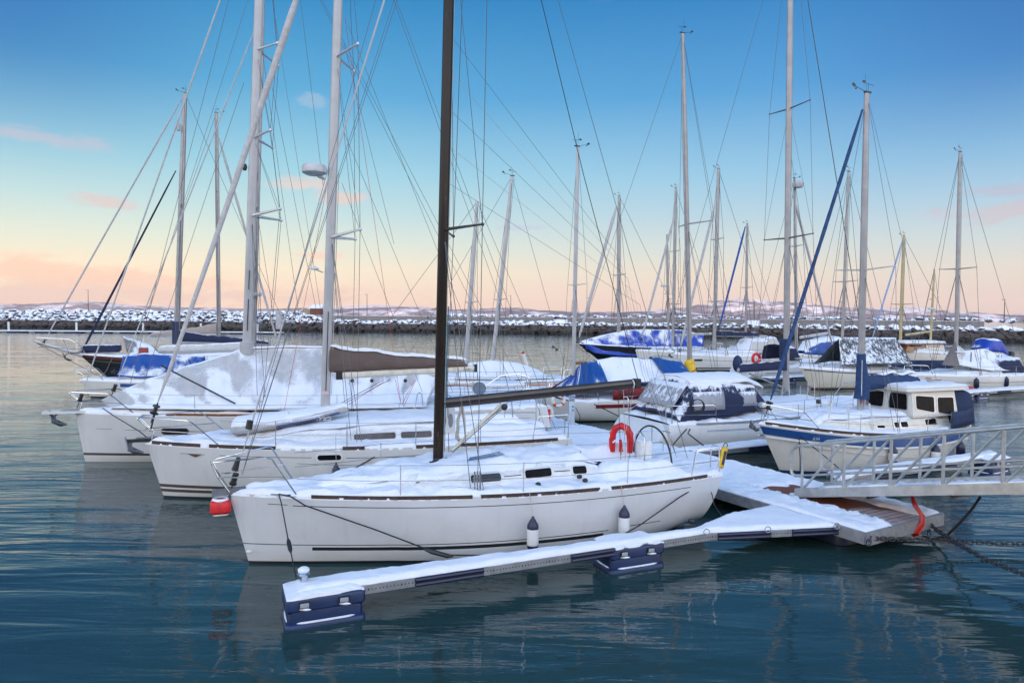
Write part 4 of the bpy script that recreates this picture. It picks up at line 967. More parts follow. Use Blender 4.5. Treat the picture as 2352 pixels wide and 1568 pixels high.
rope([wr(B, 905, 1023, -1.65), wr(B, 940, 1032, -1.7), wr(B, 968, 1046, -1.72)], .016, BROPE, 'blue rope end at the toe rail of the boat with the brown cover')
P = wr(B, 772, 1072, -1.78); fender(P, .35, .09, B.ang, 'dark fender half hidden between the two front boats', body=FNAVY, string_to=wr(B, 771, 1000, -1.7))
# inflatable dinghy, upside down
dg = tag(empty('inflatable_dinghy', B.w((0, 0, 0)), B.ang), 'grey upside-down inflatable dinghy with a blue stripe, snow on it, on the foredeck', 'dinghy')
l0, l1 = b_(528, 985, -.5), b_(803, 943, -.5)
m_ = MB(); rg = []; sn = MB(); sr = []; bs = MB(); br = []; b2 = []
for i in range(25):
    k = i / 24; x = lerp(l0.x, l1.x, k); z0 = lerp(l0.z - .27, l1.z - .12, k); z1_ = lerp(l0.z + .22, l1.z + .12, k ** 1.5); wv = .72 * (1 - .75 * sstep(.62, 1.0, k)) * (.8 + .2 * sstep(0, .12, k)); e_ = .9 if 0 < i < 24 else .55
    h = (z1_ - z0); rg.append([(x, math.cos(t) * wv * e_, z0 + h * .42 + math.sin(t) * h * (.42 if math.sin(t) < 0 else .5) * e_) for t in [2 * math.pi * j / 20 for j in range(20)]])
    sr.append([(x, math.cos(t) * wv * .93 * e_, z0 + h * .42 + (math.sin(t) * h * .5 + .035 + .05 * math.sin(t) + .03 * fn(x * 4, t * 2)) * e_) for t in [math.radians(18 + 144 * j / 14) for j in range(15)]])
    if 9 <= i <= 22: br.append([(x, -wv * .985 * math.cos(a) - .012, z0 + h * .42 + math.sin(a) * h * .42) for a in (-.42, -.2, .02)])
m_.loft(rg, True, True, True); m_.build('hull', snowy('grey_inflatable', (.42, .41, .40), .35, rough=.6), dg)
sn.grid(sr); sn.build('snow_cap', SNOW, dg, auto=False); bs.grid(br); bs.build('stripe', plain('blue_stripe', (.02, .06, .22), .5), dg)
c_ = br[9][1]; o = B.txt('GRAND', (c_[0], c_[1] - .03, c_[2]), .15, WHITE, spin=math.pi, italic=.3); o.parent = dg
rope([wr(B, 600, 1000, -.78), wr(B, 662, 965, -.55), wr(B, 664, 945, -.3)], .008, plain('yellow_cord', (.5, .33, .1), .8), 'yellowish cord over the upside-down dinghy', 'cord', 'cord')
# white folding step by the black mast
q = A.w(a_(1040, 966)); e = tag(empty('folding_step', D(1026, 965, 14.2), math.radians(6)), 'white rounded plastic panel with two oval holes hanging behind the black mast', 'panel')
m_ = MB(); N_ = 20; prof = []
for k in range(N_ + 1):
    a = math.radians(90 + 180 * k / N_); prof.append((-.04 + .2 * math.cos(a), .25 * math.sin(a)))
prof += [(.17, -.27), (.17, .27)]
m_.loft([[(x, -.03, z) for x, z in prof], [(x, .03, z) for x, z in prof]], True, True, True); m_.build('panel', WHITE, e)
for cx_ in (-.06, .08):
    MB().loft([[(cx_ + .05 * math.cos(t), -.035, .15 * math.sin(t)) for t in [2 * math.pi * j / 16 for j in range(16)]], [(cx_ + .05 * math.cos(t), -.031, .15 * math.sin(t)) for t in [2 * math.pi * j / 16 for j in range(16)]]], True, True, True).build('oval_hole', plain('mid_grey', (.22, .23, .25), .5), e)
# ================================================================== third boat, under the big winter tarpaulin
C = Boat('sailing_boat', 'large white sailing boat under a snowy white winter tarpaulin, third from the front', 'sailing boat', G(172, 945, 1.5), 18, 14.3, 4.1, 1.5, 1.4, 'L', sag=.0, rake=.25, trans=-.3, tm=.6, bt=.8, tumble=.28)
c_ = C.n
C.hull(hull_mat('hull_paint_third', (0.66, 0.655, 0.64), [('z', .20, .275, .1, 16, BRN), ('d', .48, .495, c_(287, 978, -.6).x, 14, (.2, .19, .18)), ('d', .47, .485, c_(220, 976, -.3).x, c_(258, 976, -.4).x, (.2, .19, .18))], 0.0), 50, 14)
C.deck(.10, .06, 9.0, 110, 16)
C.toerail(WOOD, [(2.6, 9)], .04)
pa, pb = c_(373, 991, -1.1), c_(429, 991, -1.3); hullport(C, pa.x, pb.x, pa.z - .05, pa.z + .05, fm=BLACK)
MB().box(c_(190, 943) + Vector((-.25, 0, -.02)), (1.5, .34, .07)).build('bow_platform', WHITE, C.root)
ac = tag(empty('anchor', C.w(c_(140, 948)), C.ang), 'grey steel anchor on the white bow platform of the tarpaulin-covered boat', 'anchor'); anchor(ac, 1.15)
C.mast(c_(567, 805), c_(604, -260), .112, MASTW)
MB().tube([C.mp(c_(567, 830).z), C.mp(c_(567, 785).z)], [.24, .2], 14).build('mast_boot', snowy('tarp_boot', (.42, .42, .42), .2), C.root)
for k in range(2): MB().tube([C.mp(3.9 + k * 1.3) + Vector((.0, -.15, 0)), C.mp(4.9 + k * .9) + Vector((.0, -.15, 0))], .016, 5).build('mast_slot', BLACK, C.root)
TARP = snowy('winter_tarpaulin', (.50, .50, .505), .44, rough=.55, scale=.8)
zt = c_(560, 803).z; ridge_ = [c_(232, 918), c_(345, 868), c_(553, 802), c_(660, 797), c_(790, 800), c_(930, 835), c_(1010, 872)]
nearE = [C.rail(x, -1, .16, -.03) for x in (1.1, 2.2, 3.6, 5.0, 6.6, 8.4, 10.1)]; farE = [C.rail(x, 1, .12, -.03) for x in (1.1, 2.2, 3.6, 5.0, 6.6, 8.4, 10.1)]
C.sheet(ridge_, nearE, 110, 30, TARP, fold=.17, sagv=.14, fr=1.6, seed=2.0); C.sheet(ridge_, farE, 40, 12, TARP, fold=.07, sagv=.1, seed=5.0)
m_ = MB(); snowcap(m_, [p + Vector((0, 0, .01)) for p in ridge_[2:6]], .09, .05, 6.0); m_.build('ridge_snow', SNOW, C.root)
s1 = c_(643, 480, -1.3); z1 = c_(574, 495).z; t1 = C.spreader(z1, 1.3, s1.x - C.mp(z1).x, s1.z - z1, .035); s2 = c_(621, 299, -1.15); z2 = c_(588, 316).z; t2 = C.spreader(z2, 1.15, s2.x - C.mp(z2).x, s2.z - z2, .035)
s3 = c_(637, 99, -1.0); z3 = c_(588, 114).z; t3 = C.spreader(z3, 1.0, s3.x - C.mp(z3).x, s3.z - z3, .03)
C.shrouds([t1, t2, t3], C.mf.x + .5, 1.5, .008)
C.furl(c_(190, 900), c_(520, -40), .02, .03, plain('light_foil', (.45, .47, .47), .5), 'forestay', True, 0)
C.furl(c_(268, 878), c_(600, 30), .016, .022, plain('light_foil', (.6, .62, .62), .5), 'inner_forestay', True, 0)
[C.line([c_(*p), c_(*q)], .007, 'halyard', m) for p, q, m in (((640, 800), (580, 420), WIRE), ((700, 820), (600, 100), WIRE), ((300, 880), (525, 0), WIRE), ((330, 880), (560, 190), WIRE), ((600, 800), (590, 300), WIRE), ((750, 830), (625, 200), WIRE))]; C.line([(C.L - .2, .6, 1.4), C.mt], .007, 'backstay'); C.line([(C.L - .2, -.6, 1.4), C.mt], .007, 'backstay')
C.line([c_(370, 838, -.5), c_(592, 952, -1.6)], .012, 'tie_rope', DROPE); C.line([c_(370, 840, -.7), c_(700, 1010, -2.1)], .012, 'tie_rope', DROPE)
C.pulpit(1.7, .6, .015, -.1); C.stanchions([3.4, 5.2, 7.4, 9.4, 11.2, 12.6], .6, .013, [1.7, 13.8], wr=.004)
ml = c_(565, 770); MB().lathe(c_(562, 384) + Vector((-.0, -.0, 0)), [(.05, -.1), (.08, 0), (.05, .1)], 10).build('mast_light', BLACK, C.root)
# arch, reel, helm seats at the stern of the third boat
mb = MB()
for yo in (-1.0, -.85): mb.tube([c_(1098, 905, yo), c_(1115, 885, yo), c_(1150, 862, yo), c_(1190, 858, yo), c_(1214, 866, yo), c_(1219, 878, yo), c_(1208, 898, yo), c_(1172, 938, yo), c_(1162, 978, yo)], .02, 7)
mb.tube([c_(1160, 860, -1), c_(1180, 950, -1)], .018, 6); mb.tube([c_(1207, 862, -1), c_(1222, 955, -1)], .018, 6); mb.build('stern_arch', STEEL, C.root)
q = c_(1101, 892, -1.05); m_ = MB(); m_.lathe(q, [(.22, -.05), (.22, -.03), (.1, -.03), (.1, .03), (.22, .03), (.22, .05)], 20, 'Y'); m_.build('rope_reel', plain('slate_plastic', (.13, .17, .22), .5), C.root)
q = c_(1156, 950, -.3); m_ = MB(); rg = []
for yo in (-.5, .5):
    pass
m_.loft([[(q.x + .33 * math.cos(t), y, q.z - .15 + .52 * math.sin(t)) for t in [math.pi * j / 12 for j in range(13)]] for y in (-.85, -.7)], True, True, True); m_.build('wheel_cover', TAN, C.root)
m_ = MB(); m_.loft([[(q.x - .75 + .45 * math.cos(t), y, q.z - .2 + .45 * math.sin(t)) for t in [math.pi * j / 12 for j in range(13)]] for y in (-.4, .5)], True, True, True); m_.build('table_cover', snowy('taupe_canvas', (.20, .165, .16), .35), C.root)
MB().rbox(c_(1130, 958, -.8) - Vector((0, 0, .1)), (.5, .25, .5), .04).build('helm_console', CABIN, C.root)
MB().rbox((c_(1150, 900, .0).x, .1, 2.05), (1.5, 1.2, .1), .05).build('hardtop', SNOW, C.root)
C.pushpit(C.L - 1.0)
q = tag(empty('lifebuoy', C.w(c_(1257, 950, -.9)), C.ang + .5), 'white and red covered lifebuoy on the stern rail beyond the black boom', 'lifebuoy')
MB().torus((0, 0, 0), .22, .09, 'Y', 24, 9, math.radians(-80), math.radians(260)).build('ring', snowy('white_buoy', (.68, .66, .62), .4), q); MB().box((0, -.04, -.08), (.13, .1, .5)).build('light', RED, q)
rope([wr(C, 236, 937, -.5), wr(C, 262, 955, -.8), wr(C, 320, 990, -1.4), D(345, 1010, 17.6)], .015, DROPE, 'black bow rope of the tarpaulin-covered boat')
# ================================================================== motorsailer with the wheelhouse
BLUE = (0.012, 0.06, 0.20)
M = Boat('motor_sailer', 'cream motorsailer with a wide blue stripe, wheelhouse and navy sail cover, behind the gangway', 'motorsailer', G(1742, 970, 1.5), 22, 7.7, 2.75, 1.5, 1.2, 'L', sag=.16, rake=.85, trans=.25, zke=.1, tm=.55, bt=.62, tumble=.45)
m_n = M.n
M.hull(hull_mat('hull_paint_motorsailer', (0.68, 0.66, 0.61), [('d', .10, .34, -1, 12, BLUE), ('d', .385, .40, -1, 12, (.25, .23, .2)), ('z', -.1, .10, -1, 12, (.01, .04, .13))], 0.0), 50, 14)
mb = MB()
for sd_ in (-1, 1): mb.tube([M.pt(t, 0, sd_)[0] + Vector((0, sd_ * .02, -.37)) for t in [.02 + i * .049 for i in range(20)]], .022, 5)
for q in (0,): pass
MB().tube([M.pt(.02 + i * .049, 0, -1)[0] + Vector((0, -.015, -.375)) for i in range(20)], .025, 6).build('rubbing_strake', CREAM, M.root); MB().tube([M.pt(.02 + i * .049, 0, 1)[0] + Vector((0, .015, -.375)) for i in range(20)], .025, 6).build('rubbing_strake', CREAM, M.root)
MB().tube([M.side(lerp(1.0, 4.6, i / 14), lerp(.95, .45, (i / 14) ** .7), .004) for i in range(15)], .012, 5).build('spray_rail', CREAM, M.root)
M.deck(.09, .05, 12.0, 80, 14); M.toerail(TEAK, [(.15, 7.5)], .05)
M.cabin(1.7, 6.6, lambda x: lerp(.45, 1.0, sstep(1.7, 3.2, x)) * (1 - .08 * sstep(5, 6.6, x)), [(1.65, .05), (2.2, .30), (3.4, .44), (6.6, .50)], CCABIN, amp=.05, seed=17)
m_ = MB(); m_.grid([[(x, j / 8 * M.cabW(x) * .86, M.sheer(x / M.L) + M.cabH(x) * 1.05 + min(1, (8 - abs(j)) * .6, (x - 1.6) * 3) * (.10 + .05 * fn(x * 2, j * .3, 18) + .02 * fn(x * 9, j, 13))) for j in range(-8, 9)] for x in [1.7 + i * .045 for i in range(70)]]); m_.build('cabin_snow', SNOW, M.root, auto=False)
for (p0, p1, y) in ((2017, 2036, 984), (2058, 2070, 983), (2073, 2089, 983), (2130, 2157, 979)): M.cabwin(m_n(p0, y, -1).x, m_n(p1, y, -1).x, .35, .68 if p0 > 2040 else .5, GLASS, ALU)
xw0, xw1 = m_n(2094, 940, -.9).x, m_n(2197, 945, -.9).x; zw0 = M.sheer(.6) + .42; zw1 = m_n(2100, 899, -.8).z
def whp(x, v, side=-1, off=0.0):      # wheelhouse side: v 0 at the foot, 1 under the roof
    return Vector((x, side * (lerp(.95, .80, v) + off), lerp(zw0, zw1, v)))
m_ = MB(); m_.loft([[(lerp(xw0 + .0, xw0 + .12, v), -lerp(.95, .8, v), lerp(zw0, zw1, v)), (xw1, -lerp(.95, .8, v), lerp(zw0, zw1, v)), (xw1, lerp(.95, .8, v), lerp(zw0, zw1, v)), (lerp(xw0, xw0 + .12, v), lerp(.95, .8, v), lerp(zw0, zw1, v))] for v in (0, .5, 1)], True, True, True); m_.build('wheelhouse', CREAM, M.root, smooth=False)
def quadwin(b, P, m=GLASS, fm=ALU, off=(0, -.006, 0), fr=.028, name='window'):
    P = [Vector(p) for p in P]; c = sum(P, Vector()) / 4; off = Vector(off); O = []; I = []
    for i, p in enumerate(P):
        a, d = P[i - 1], P[(i + 1) % 4]
        for k in range(5):
            t = k / 4; q = (p + (a - p).normalized() * .07 * (1 - t) ** 2 + (d - p).normalized() * .07 * t ** 2); I.append(q); O.append(q + (q - c).normalized() * fr)
    f = MB().loft([[p + off * .2 for p in O], [p + off * 2.6 for p in O], [p + off * 2.6 for p in I], [p + off * .8 for p in I]], True).build(name, fm, b.root)
    MB().add([p + off * 1.2 for p in I], [tuple(range(len(I)))]).build('pane', m, f, smooth=False)
def wfit(px, py):                      # point of the wheelhouse side seen at a photo pixel
    p = m_n(px, py, -.87)
    for _ in range(4):
        v = (p.z - zw0) / (zw1 - zw0); p = m_n(px, py, -lerp(.95, .80, v))
    return p
for q in (((2102, 908), (2144, 911), (2146, 947), (2104, 939)), ((2152, 912), (2189, 912), (2191, 951), (2154, 947))):
    quadwin(M, [wfit(*c) for c in q])
quadwin(M, [(xw0 + .10, -.66, zw1 - .08), (xw0 + .10, -.1, zw1 - .08), (xw0 + .03, -.1, zw0 + .2), (xw0 + .03, -.74, zw0 + .2)], off=(-.008, 0, 0)); quadwin(M, [(xw0 + .10, .1, zw1 - .08), (xw0 + .10, .66, zw1 - .08), (xw0 + .03, .74, zw0 + .2), (xw0 + .03, .1, zw0 + .2)], off=(-.008, 0, 0))
xr0, xr1 = m_n(2086, 900, -.85).x, m_n(2228, 906, -.85).x
def slab(x0, x1, hw, z0, z1, dome, wob=0.0, seed=0.0):
    rg = []
    for i in range(25):
        k = i / 24; x = lerp(x0, x1, k); e = (1 - abs(2 * k - 1) ** 5) ** .5 if 0 < k < 1 else .15; r = []
        for y, z in ((-1, 0), (-1.0, .5), (-.96, .95), (-.7, 1), (-.35, 1), (0, 1), (.35, 1), (.7, 1), (.96, .95), (1.0, .5), (1, 0), (0, 0)):
            dz = dome * (1 - y * y) * e * (z > .6); r.append((x, y * hw * (.86 + .14 * e), lerp(z0, z1, z) + dz + (wob * (fn(x * 3, y * 3, seed) + .5 * fn(x * 9, y * 9, seed)) if z > .6 else 0)))
        rg.append(r)
    return MB().loft(rg, True, True, True)
slab(xr0, xr1, .92, zw1, zw1 + .09, .04).build('wheelhouse_roof', CREAM, M.root); slab(xr0 + .06, xr1 - .05, .88, zw1 + .095, zw1 + .15, .07, .03, 4.0).build('roof_snow', SNOW, M.root)
q = m_n(2145, 893, -.45); MB().box((q.x, -.45, zw1 + .27), (.6, .05, .03)).build('roof_rail', WOOD, M.root)
x0, x1 = xw1 + .02, m_n(2240, 930, -.8).x; m_ = MB()
m_.loft([[(lerp(x0, lerp(x0, x1, .97 - .12 * v ** 3), k), -lerp(.93, .78, v) * (1 - .1 * k * k), lerp(1.15, zw1 + .02 - .15 * k * k * (v > .8), v)) for k in [i / 8 for i in range(9)]] + [(lerp(x0, lerp(x0, x1, .97 - .12 * v ** 3), k), lerp(.93, .78, v) * (1 - .1 * k * k), lerp(1.15, zw1 + .02 - .15 * k * k * (v > .8), v)) for k in [1 - i / 8 for i in range(9)]] for v in [i / 8 for i in range(9)]], True, True, True); m_.build('cockpit_canopy', snowy('navy_canopy', (.012, .03, .085), .30, rough=.8), M.root)
m_ = MB(); m_.grid([[M.rail(x, -1, .04 + .5 * v, -.03) + Vector((0, 0, .0)) for v in (0, .33, .66, 1)] for x in [M.L - 1.5 + i * .15 for i in range(11)]]); m_.build('weather_cloth', NAVY, M.root, solid=.01)
M.txt('YAMAHA', M.cabpt(m_n(2168, 977, -1).x, .66, .006), .075, BLACK, tilt=.12); M.txt('R94', M.side(m_n(1863, 1006, -.6).x, m_n(1863, 1006, -.6).z, .006), .13, plain('pale_gold', (.35, .38, .36), .5), rz=-.33, italic=.35)
M.mast(m_n(1976, 945), m_n(1991, 215), .095, MASTA, .75); M.masthead(.014, .8)
t1 = M.spreader(m_n(1978, 620).z, 1.05, .05, .06, .016, ALU); M.shrouds([t1], M.mf.x + .1, 1.2, .006)
M.furl(m_n(1770, 918), m_n(1981, 252), .055, .05, plain('navy_uv_strip', (.012, .05, .15), .7, var=.4, nscale=5, bmp=.4), seed=3.0, wob=.5)
M.boom(m_n(1985, 896), m_n(2114, 880), .05, MASTA)
M.cover(m_n(1975, 892), m_n(2108, 876), .50, .34, .13, snowy('navy_sail_cover', (.012, .045, .13), .36, rough=.75, scale=1.8), 6.0, drop=.08, collar=.35, lump=1.3)
q0, q1 = m_n(1990, 892), m_n(2108, 876); m_ = MB(); snowcap(m_, [q0.lerp(q1, k) + Vector((0, 0, lerp(.48, .26, k ** .75) + .04 * math.sin(k * 17))) for k in [.22 + i * .039 for i in range(20)]], .07, .06, 9.0); m_.build('cover_snow', SNOW, M.root)
m_ = MB(); c0 = m_n(1976, 916); c1 = m_n(1978, 812); m_.tube([c0 + Vector((.05, 0, 0)), c0.lerp(c1, .3) + Vector((.08, 0, 0)), c0.lerp(c1, .7) + Vector((.02, 0, 0)), c1], [.22, .20, .15, .12], 12); m_.build('mast_collar', plain('navy_sail_canvas', (.012, .045, .13), .75, var=.3, bmp=.4), M.root)
MB().tube([c0 + Vector((-.10, -.13, 0)), c1 + Vector((-.06, -.09, 0))], .012, 4).build('collar_piping', WHITE, M.root)
for k in range(10): M.line([M.mf + Vector((.08 * math.cos(k), -.1 - .03 * math.sin(k * 2), 1.1 + .05 * k % .3)), M.mf + Vector((.16 * math.cos(k * 1.7), -.14, .2 + .04 * (k % 4)))], .009, 'rope_hank', [WROPE, RROPE, DROPE, WROPE, BROPE][k % 5])
M.pulpit(1.5, .55, .014, -.1); M.stanchions([2.6, 3.9, 5.1, 6.3], .55, .011, [1.5, 7.5]); M.line([(M.L, 0, 1.2), M.mt], .005, 'backstay')
MB().rbox(m_n(1880, 922, -.2) - Vector((0, 0, .0)), (.12, .1, .12), .03).build('nav_light', BLACK, M.root); MB().box(m_n(1752, 925) - Vector((0, 0, .05)), (.12, .12, .14)).build('nav_light', ALU, M.root)
an_ = tag(empty('anchor', M.w(m_n(1738, 968)), M.ang), 'grey anchor at the bow of the blue-striped motorsailer', 'anchor'); anchor(an_, .8)
for i, (px, py) in enumerate(((1950, 925), (2012, 925), (2025, 1035 - 15))): pass
for (pa_, pb_) in (((1948, 926), (1951, 1000)), ((1997, 926), (2010, 1000)), ((1913, 918), (1903, 960))):
    M.line([m_n(*pb_, -1.0), m_n(*pa_, -1.0)], .022, 'boat_pole', WHITE)
for (px, py, yo, bd, lb) in ((2052, 1030, -1.45, FWHITE, 'white fender hanging on the motorsailer, seen through the gangway, leftmost of three'), (2150, 1027, -1.4, FWHITE, 'white fender in the middle of three on the motorsailer'), (2207, 1018, -1.25, FNAVY, 'navy fender nearest the stern of the motorsailer')):
    P = M.w(m_n(px, py, yo)); fender(P, .42, .12, M.ang, lb, body=bd, cap=FNAVY, group='fenders of the motorsailer', string_to=M.w(M.rail(m_n(px, py, yo).x, -1, .03, 0)))
e = wr(M, 1835, 1000, -.45); rope([e, e.lerp(D(1840, 1085, 18.0), .6) + Vector((0, 0, -.02)), D(1838, 1082, 17.6)], .016, DROPE, 'dark rope and chain dropping from the bow fairlead of the motorsailer')
rope([e, D(1900, 1052, 17.2), D(1935, 1082, 16.6)], .013, DROPE, 'dark rope slanting from the bow fairlead of the motorsailer to the finger')
MB().torus(M.loc(e), .05, .015, 'Y', 12, 6).build('fairlead', STEEL, M.root)
# ================================================================== generic rigging for the farther boats
WF = .011
def rig(b, foot, top, r=.08, m=MASTA, spr=((.5, 1.0),), furl=None, back=True, vane=True, sweep=0.05, chain=None, wf=WF):
    f, t = b.n(*foot), b.n(*top); b.mast(f, t, r, m, .7)
    ts = []
    for k, hw in spr: ts.append(b.spreader(lerp(b.mf.z, b.mt.z, k), hw, sweep, .05, r * .25, m))
    b.shrouds(ts, b.mf.x + sweep * .8, chain or b.B * .44, wf, lower=bool(ts))
    if vane: b.masthead(.016, .8)
    if furl: b.furl(b.n(*furl[0]), b.n(*furl[1]), furl[2], furl[2] * 1.1, furl[3], wob=.15)
    else: b.line([(.1, 0, b.zb + .05), b.mt], wf, 'forestay')
    if back: b.line([(b.L - .1, 0, b.zs + .1), b.mt], wf, 'backstay')
    b.line([b.mf + Vector((.12, b.near * .1, .3)), b.mt + Vector((.12, b.near * .08, -.1))], wf * .8, 'halyard')
SCLOTH = plain('pale_sailcloth', (.46, .44, .44), .8, var=.12, bmp=.4); NCOV = snowy('navy_cover_snow', (.012, .02, .06), .33, rough=.8); BCLOTH = plain('blue_sailcloth', (.015, .07, .30), .7, var=.3, bmp=.3)
BT = snowy('blue_tarpaulin', (.012, .075, .36), .50, rough=.45, scale=1.3); GT = snowy('grey_tarpaulin', (.22, .20, .20), .45, rough=.7); CT = snowy('camouflage_tarpaulin', (.03, .045, .045), .42, streak=True, rough=.6, c2=(.12, .13, .13), scale=3); WT = snowy('white_cover', (.58, .56, .54), .5)
def fit(b, mt_, lod=1, cabx=(.25, .72), cabh=.42, dk=None, rails=True):
    b.hull(mt_, 30, 10); b.deck(.09, .05, b.L, 48, 8); L = b.L
    if cabh: b.cabin(L * cabx[0], L * cabx[1], lambda x: b.B * .33 * sstep(L * cabx[0] - 1.6, L * cabx[0] + 1.2, x) + .1, [(L * cabx[0], .08), (L * cabx[0] + 1.2, cabh * .75), (L * cabx[1] - .3, cabh), (L * cabx[1], cabh * .8)], CABIN, amp=.06, seed=L)
    if rails:
        b.pulpit(1.2, .58, .014 * (1 + .3 * lod)); b.pushpit(L - 1.1, .58, .014 * (1 + .3 * lod)); b.stanchions([L * f for f in (.22, .36, .5, .64, .77)], .58, .013 * (1 + .3 * lod), [1.2, L - 1.1], wr=.005 * (1 + .5 * lod))
def hm(n, c, bands=(), foot=.06): return hull_mat(n, c, list(bands), foot)
# K red-striped boat, blue winter tent, stern to the pontoon
K = Boat('sailing_boat', 'white sailing boat with a dark red stripe under a blue and snowy tent', 'sailing boat', (11.5, 33.6), 24, 10.4, 3.4, 1.2, .92, 'R', trans=.1, bt=.72, zke=-.02)
kn = K.n; kx0, kx1 = kn(1463, 945, 1.4).x, kn(1368, 945, 1.4).x
K.hull(hm('hull_paint_red_stripe', (.74, .73, .70), [('d', .14, .30, kx0, kx1, (.19, .01, .015))]), 34, 12); K.deck(.09, .05, 3, 60, 10); K.cabin(2.6, 6.8, lambda x: 1.1, [(2.5, .1), (3.6, .4), (6.8, .45)], CABIN)
zr = kn(1450, 830).z; xa, xb = kn(1333, 835).x, kn(1560, 826).x; xm = kn(1440, 826).x
rdg = [(xa, 0, kn(1335, 836).z), (xm + .8, 0, kn(1395, 826).z + .12), (xm - .6, 0, kn(1460, 828).z + .12), (xb, 0, kn(1545, 832).z)]
for sg in (1, -1): K.sheet(rdg, [K.rail(min(x, K.L - .05), sg, z, .1) for x, z in ((xa + .9, .30), (xm + 1.6, .62), (xm - .4, .78), (xb, .6))], 60, 20, BT, fold=.10, sagv=.05, seed=3 + sg)
K.sheet([(xa, 0, rdg[0][2]), (xa, .02, rdg[0][2])], [K.rail(K.L - .2, -1, .15), K.rail(K.L - .2, 1, .15)], 20, 12, BT, fold=.12, seed=8)
BTd = snowy('blue_tarpaulin_bare', (.012, .085, .32), .05, rough=.45, scale=1.3)
for sg in (1, -1): K.sheet([(xm - 1.3, 0, rdg[2][2] + .06), (xb - .1, 0, rdg[3][2] + .06)], [K.rail(xm - 1.1, sg, .80, .04), K.rail(xb, sg, .62, .04)], 20, 10, BTd, fold=.05, sagv=.03, seed=7)
K.sheet([(xa + .02, 0, rdg[0][2] + .04), (xm + 1.5, 0, rdg[1][2] - .1)], [K.rail(min(xa + .95, K.L), 1, .25, .04), K.rail(xm + 1.9, 1, .8, .02)], 20, 12, BTd, fold=.10, sagv=.0, seed=9)
m_ = MB(); m_.grid([[K.rail(x, 1, .06 + .46 * v, -.04) for v in (0, .5, 1)] for x in [K.L - 4.2 + i * .2 for i in range(13)]]); m_.build('red_dodger_cloth', plain('red_canvas', (.20, .010, .013), .7, var=.25, bmp=.3), K.root, solid=.012)
MB().tube([kn(1322, 834), kn(1345, 832)], .06, 8).build('wooden_boom_end', WOOD, K.root); K.pushpit(K.L - 1.2, .6, .018); K.stanchions([5.5, 7, 8.3], .6, .015, [K.L - 1.2], wr=.006)
rig(K, (1585, 862), (1568, 78), .105, MASTA, ((.45, 1.2),), None, wf=.009, sweep=-.5)
K.boom(kn(1512, 827), kn(1560, 829), .10, MASTW)
k0 = kn(1584, 845); m_ = MB(); m_.tube([k0 + Vector((0, 0, -.45)), k0 + Vector((0, 0, -.1)), k0 + Vector((0, 0, .3)), k0 + Vector((.05, 0, .48))], [.36, .31, .22, .08], 12); hd = m_.build('yellow_hood', YEL, K.root)
for v in hd.data.vertices: v.co += Vector((fn(v.co.x * 5, v.co.y * 5, v.co.z * 5), fn(v.co.z * 5, v.co.x * 5), 0)) * .08
K.line([k0 + Vector((.3, .25, -.25)), k0 + Vector((0, .36, -.1)), k0 + Vector((-.3, .2, .0))], .02, 'strap', BLACK)
e = K.mf, K.mt; K.mast(kn(1317, 862), kn(1327, 338), .075, MASTW, .7, 'mizzen_mast'); t_ = K.spreader(kn(1318, 655).z, .85, -.1, .05, .016); K.shrouds([t_], K.mf.x, 1.1, .008); K.masthead(.014, .8)
rope([wr(K, 1365, 928, 1.5), D(1420, 955, 26.6), D(1485, 972, 25.6)], .022, DROPE, 'dark stern rope of the boat with the blue tent, leading to the pontoon')
q = tag(empty('lifebuoy', D(1283, 918, 27.9), .4), 'white lifebuoy with orange bands on the stern of the boat with the blue tent', 'lifebuoy'); MB().torus((0, 0, 0), .26, .075, 'Y', 24, 8).build('ring', FWHITE, q)
for a in (.6, 2.2, 3.7, 5.3): MB().torus((0, 0, 0), .26, .08, 'Y', 5, 8, a, a + .4).build('band', plain('orange_band', (.65, .10, .03), .5), q)
# L large white boat with the snow-caked cockpit tent
L_ = Boat('sailing_boat', 'white sailing boat with a snow-caked navy cockpit tent and tall mast, stern to the pontoon', 'sailing boat', (14.4, 27.1), 24, 10.9, 3.6, 1.35, 1.05, 'R', trans=-.9, bt=.78, zke=.0)
ln = L_.n
L_.hull(hm('hull_paint_tent_boat', (.74, .74, .73), [('d', .20, .215, 1, 9.6, (.03, .05, .14)), ('d', .235, .245, 1, 9.6, (.03, .05, .14))]), 40, 12); L_.deck(.11, .08, 6, 90, 14); L_.toerail(ALU, [(.3, 10)], .05)
L_.cabin(2.3, 6.6, lambda x: lerp(.5, 1.2, sstep(2.3, 4, x)), [(2.2, .05), (3.4, .32), (6.6, .42)], CABIN, amp=.08); 
TN = snowy('snowy_navy_tent', (.012, .02, .07), .50, streak=True, rough=.7, scale=2.6); TC = snowy('snowy_clear_panel', (.34, .35, .38), .42, streak=True, rough=.3, scale=4)
tx0, tx1 = ln(1745, 905, .8).x, ln(1582, 879, .9).x; txs = tx1 + .75
tz = ln(1600, 866, 0).z
def tentring(x, hw, zb_, zt_): return [(x, -hw, zb_), (x, -hw * .97, lerp(zb_, zt_, .5)), (x, -hw * .82, lerp(zb_, zt_, .88)), (x, -hw * .45, zt_), (x, 0, zt_ + .05), (x, hw * .45, zt_), (x, hw * .82, lerp(zb_, zt_, .88)), (x, hw * .97, lerp(zb_, zt_, .5)), (x, hw, zb_)]
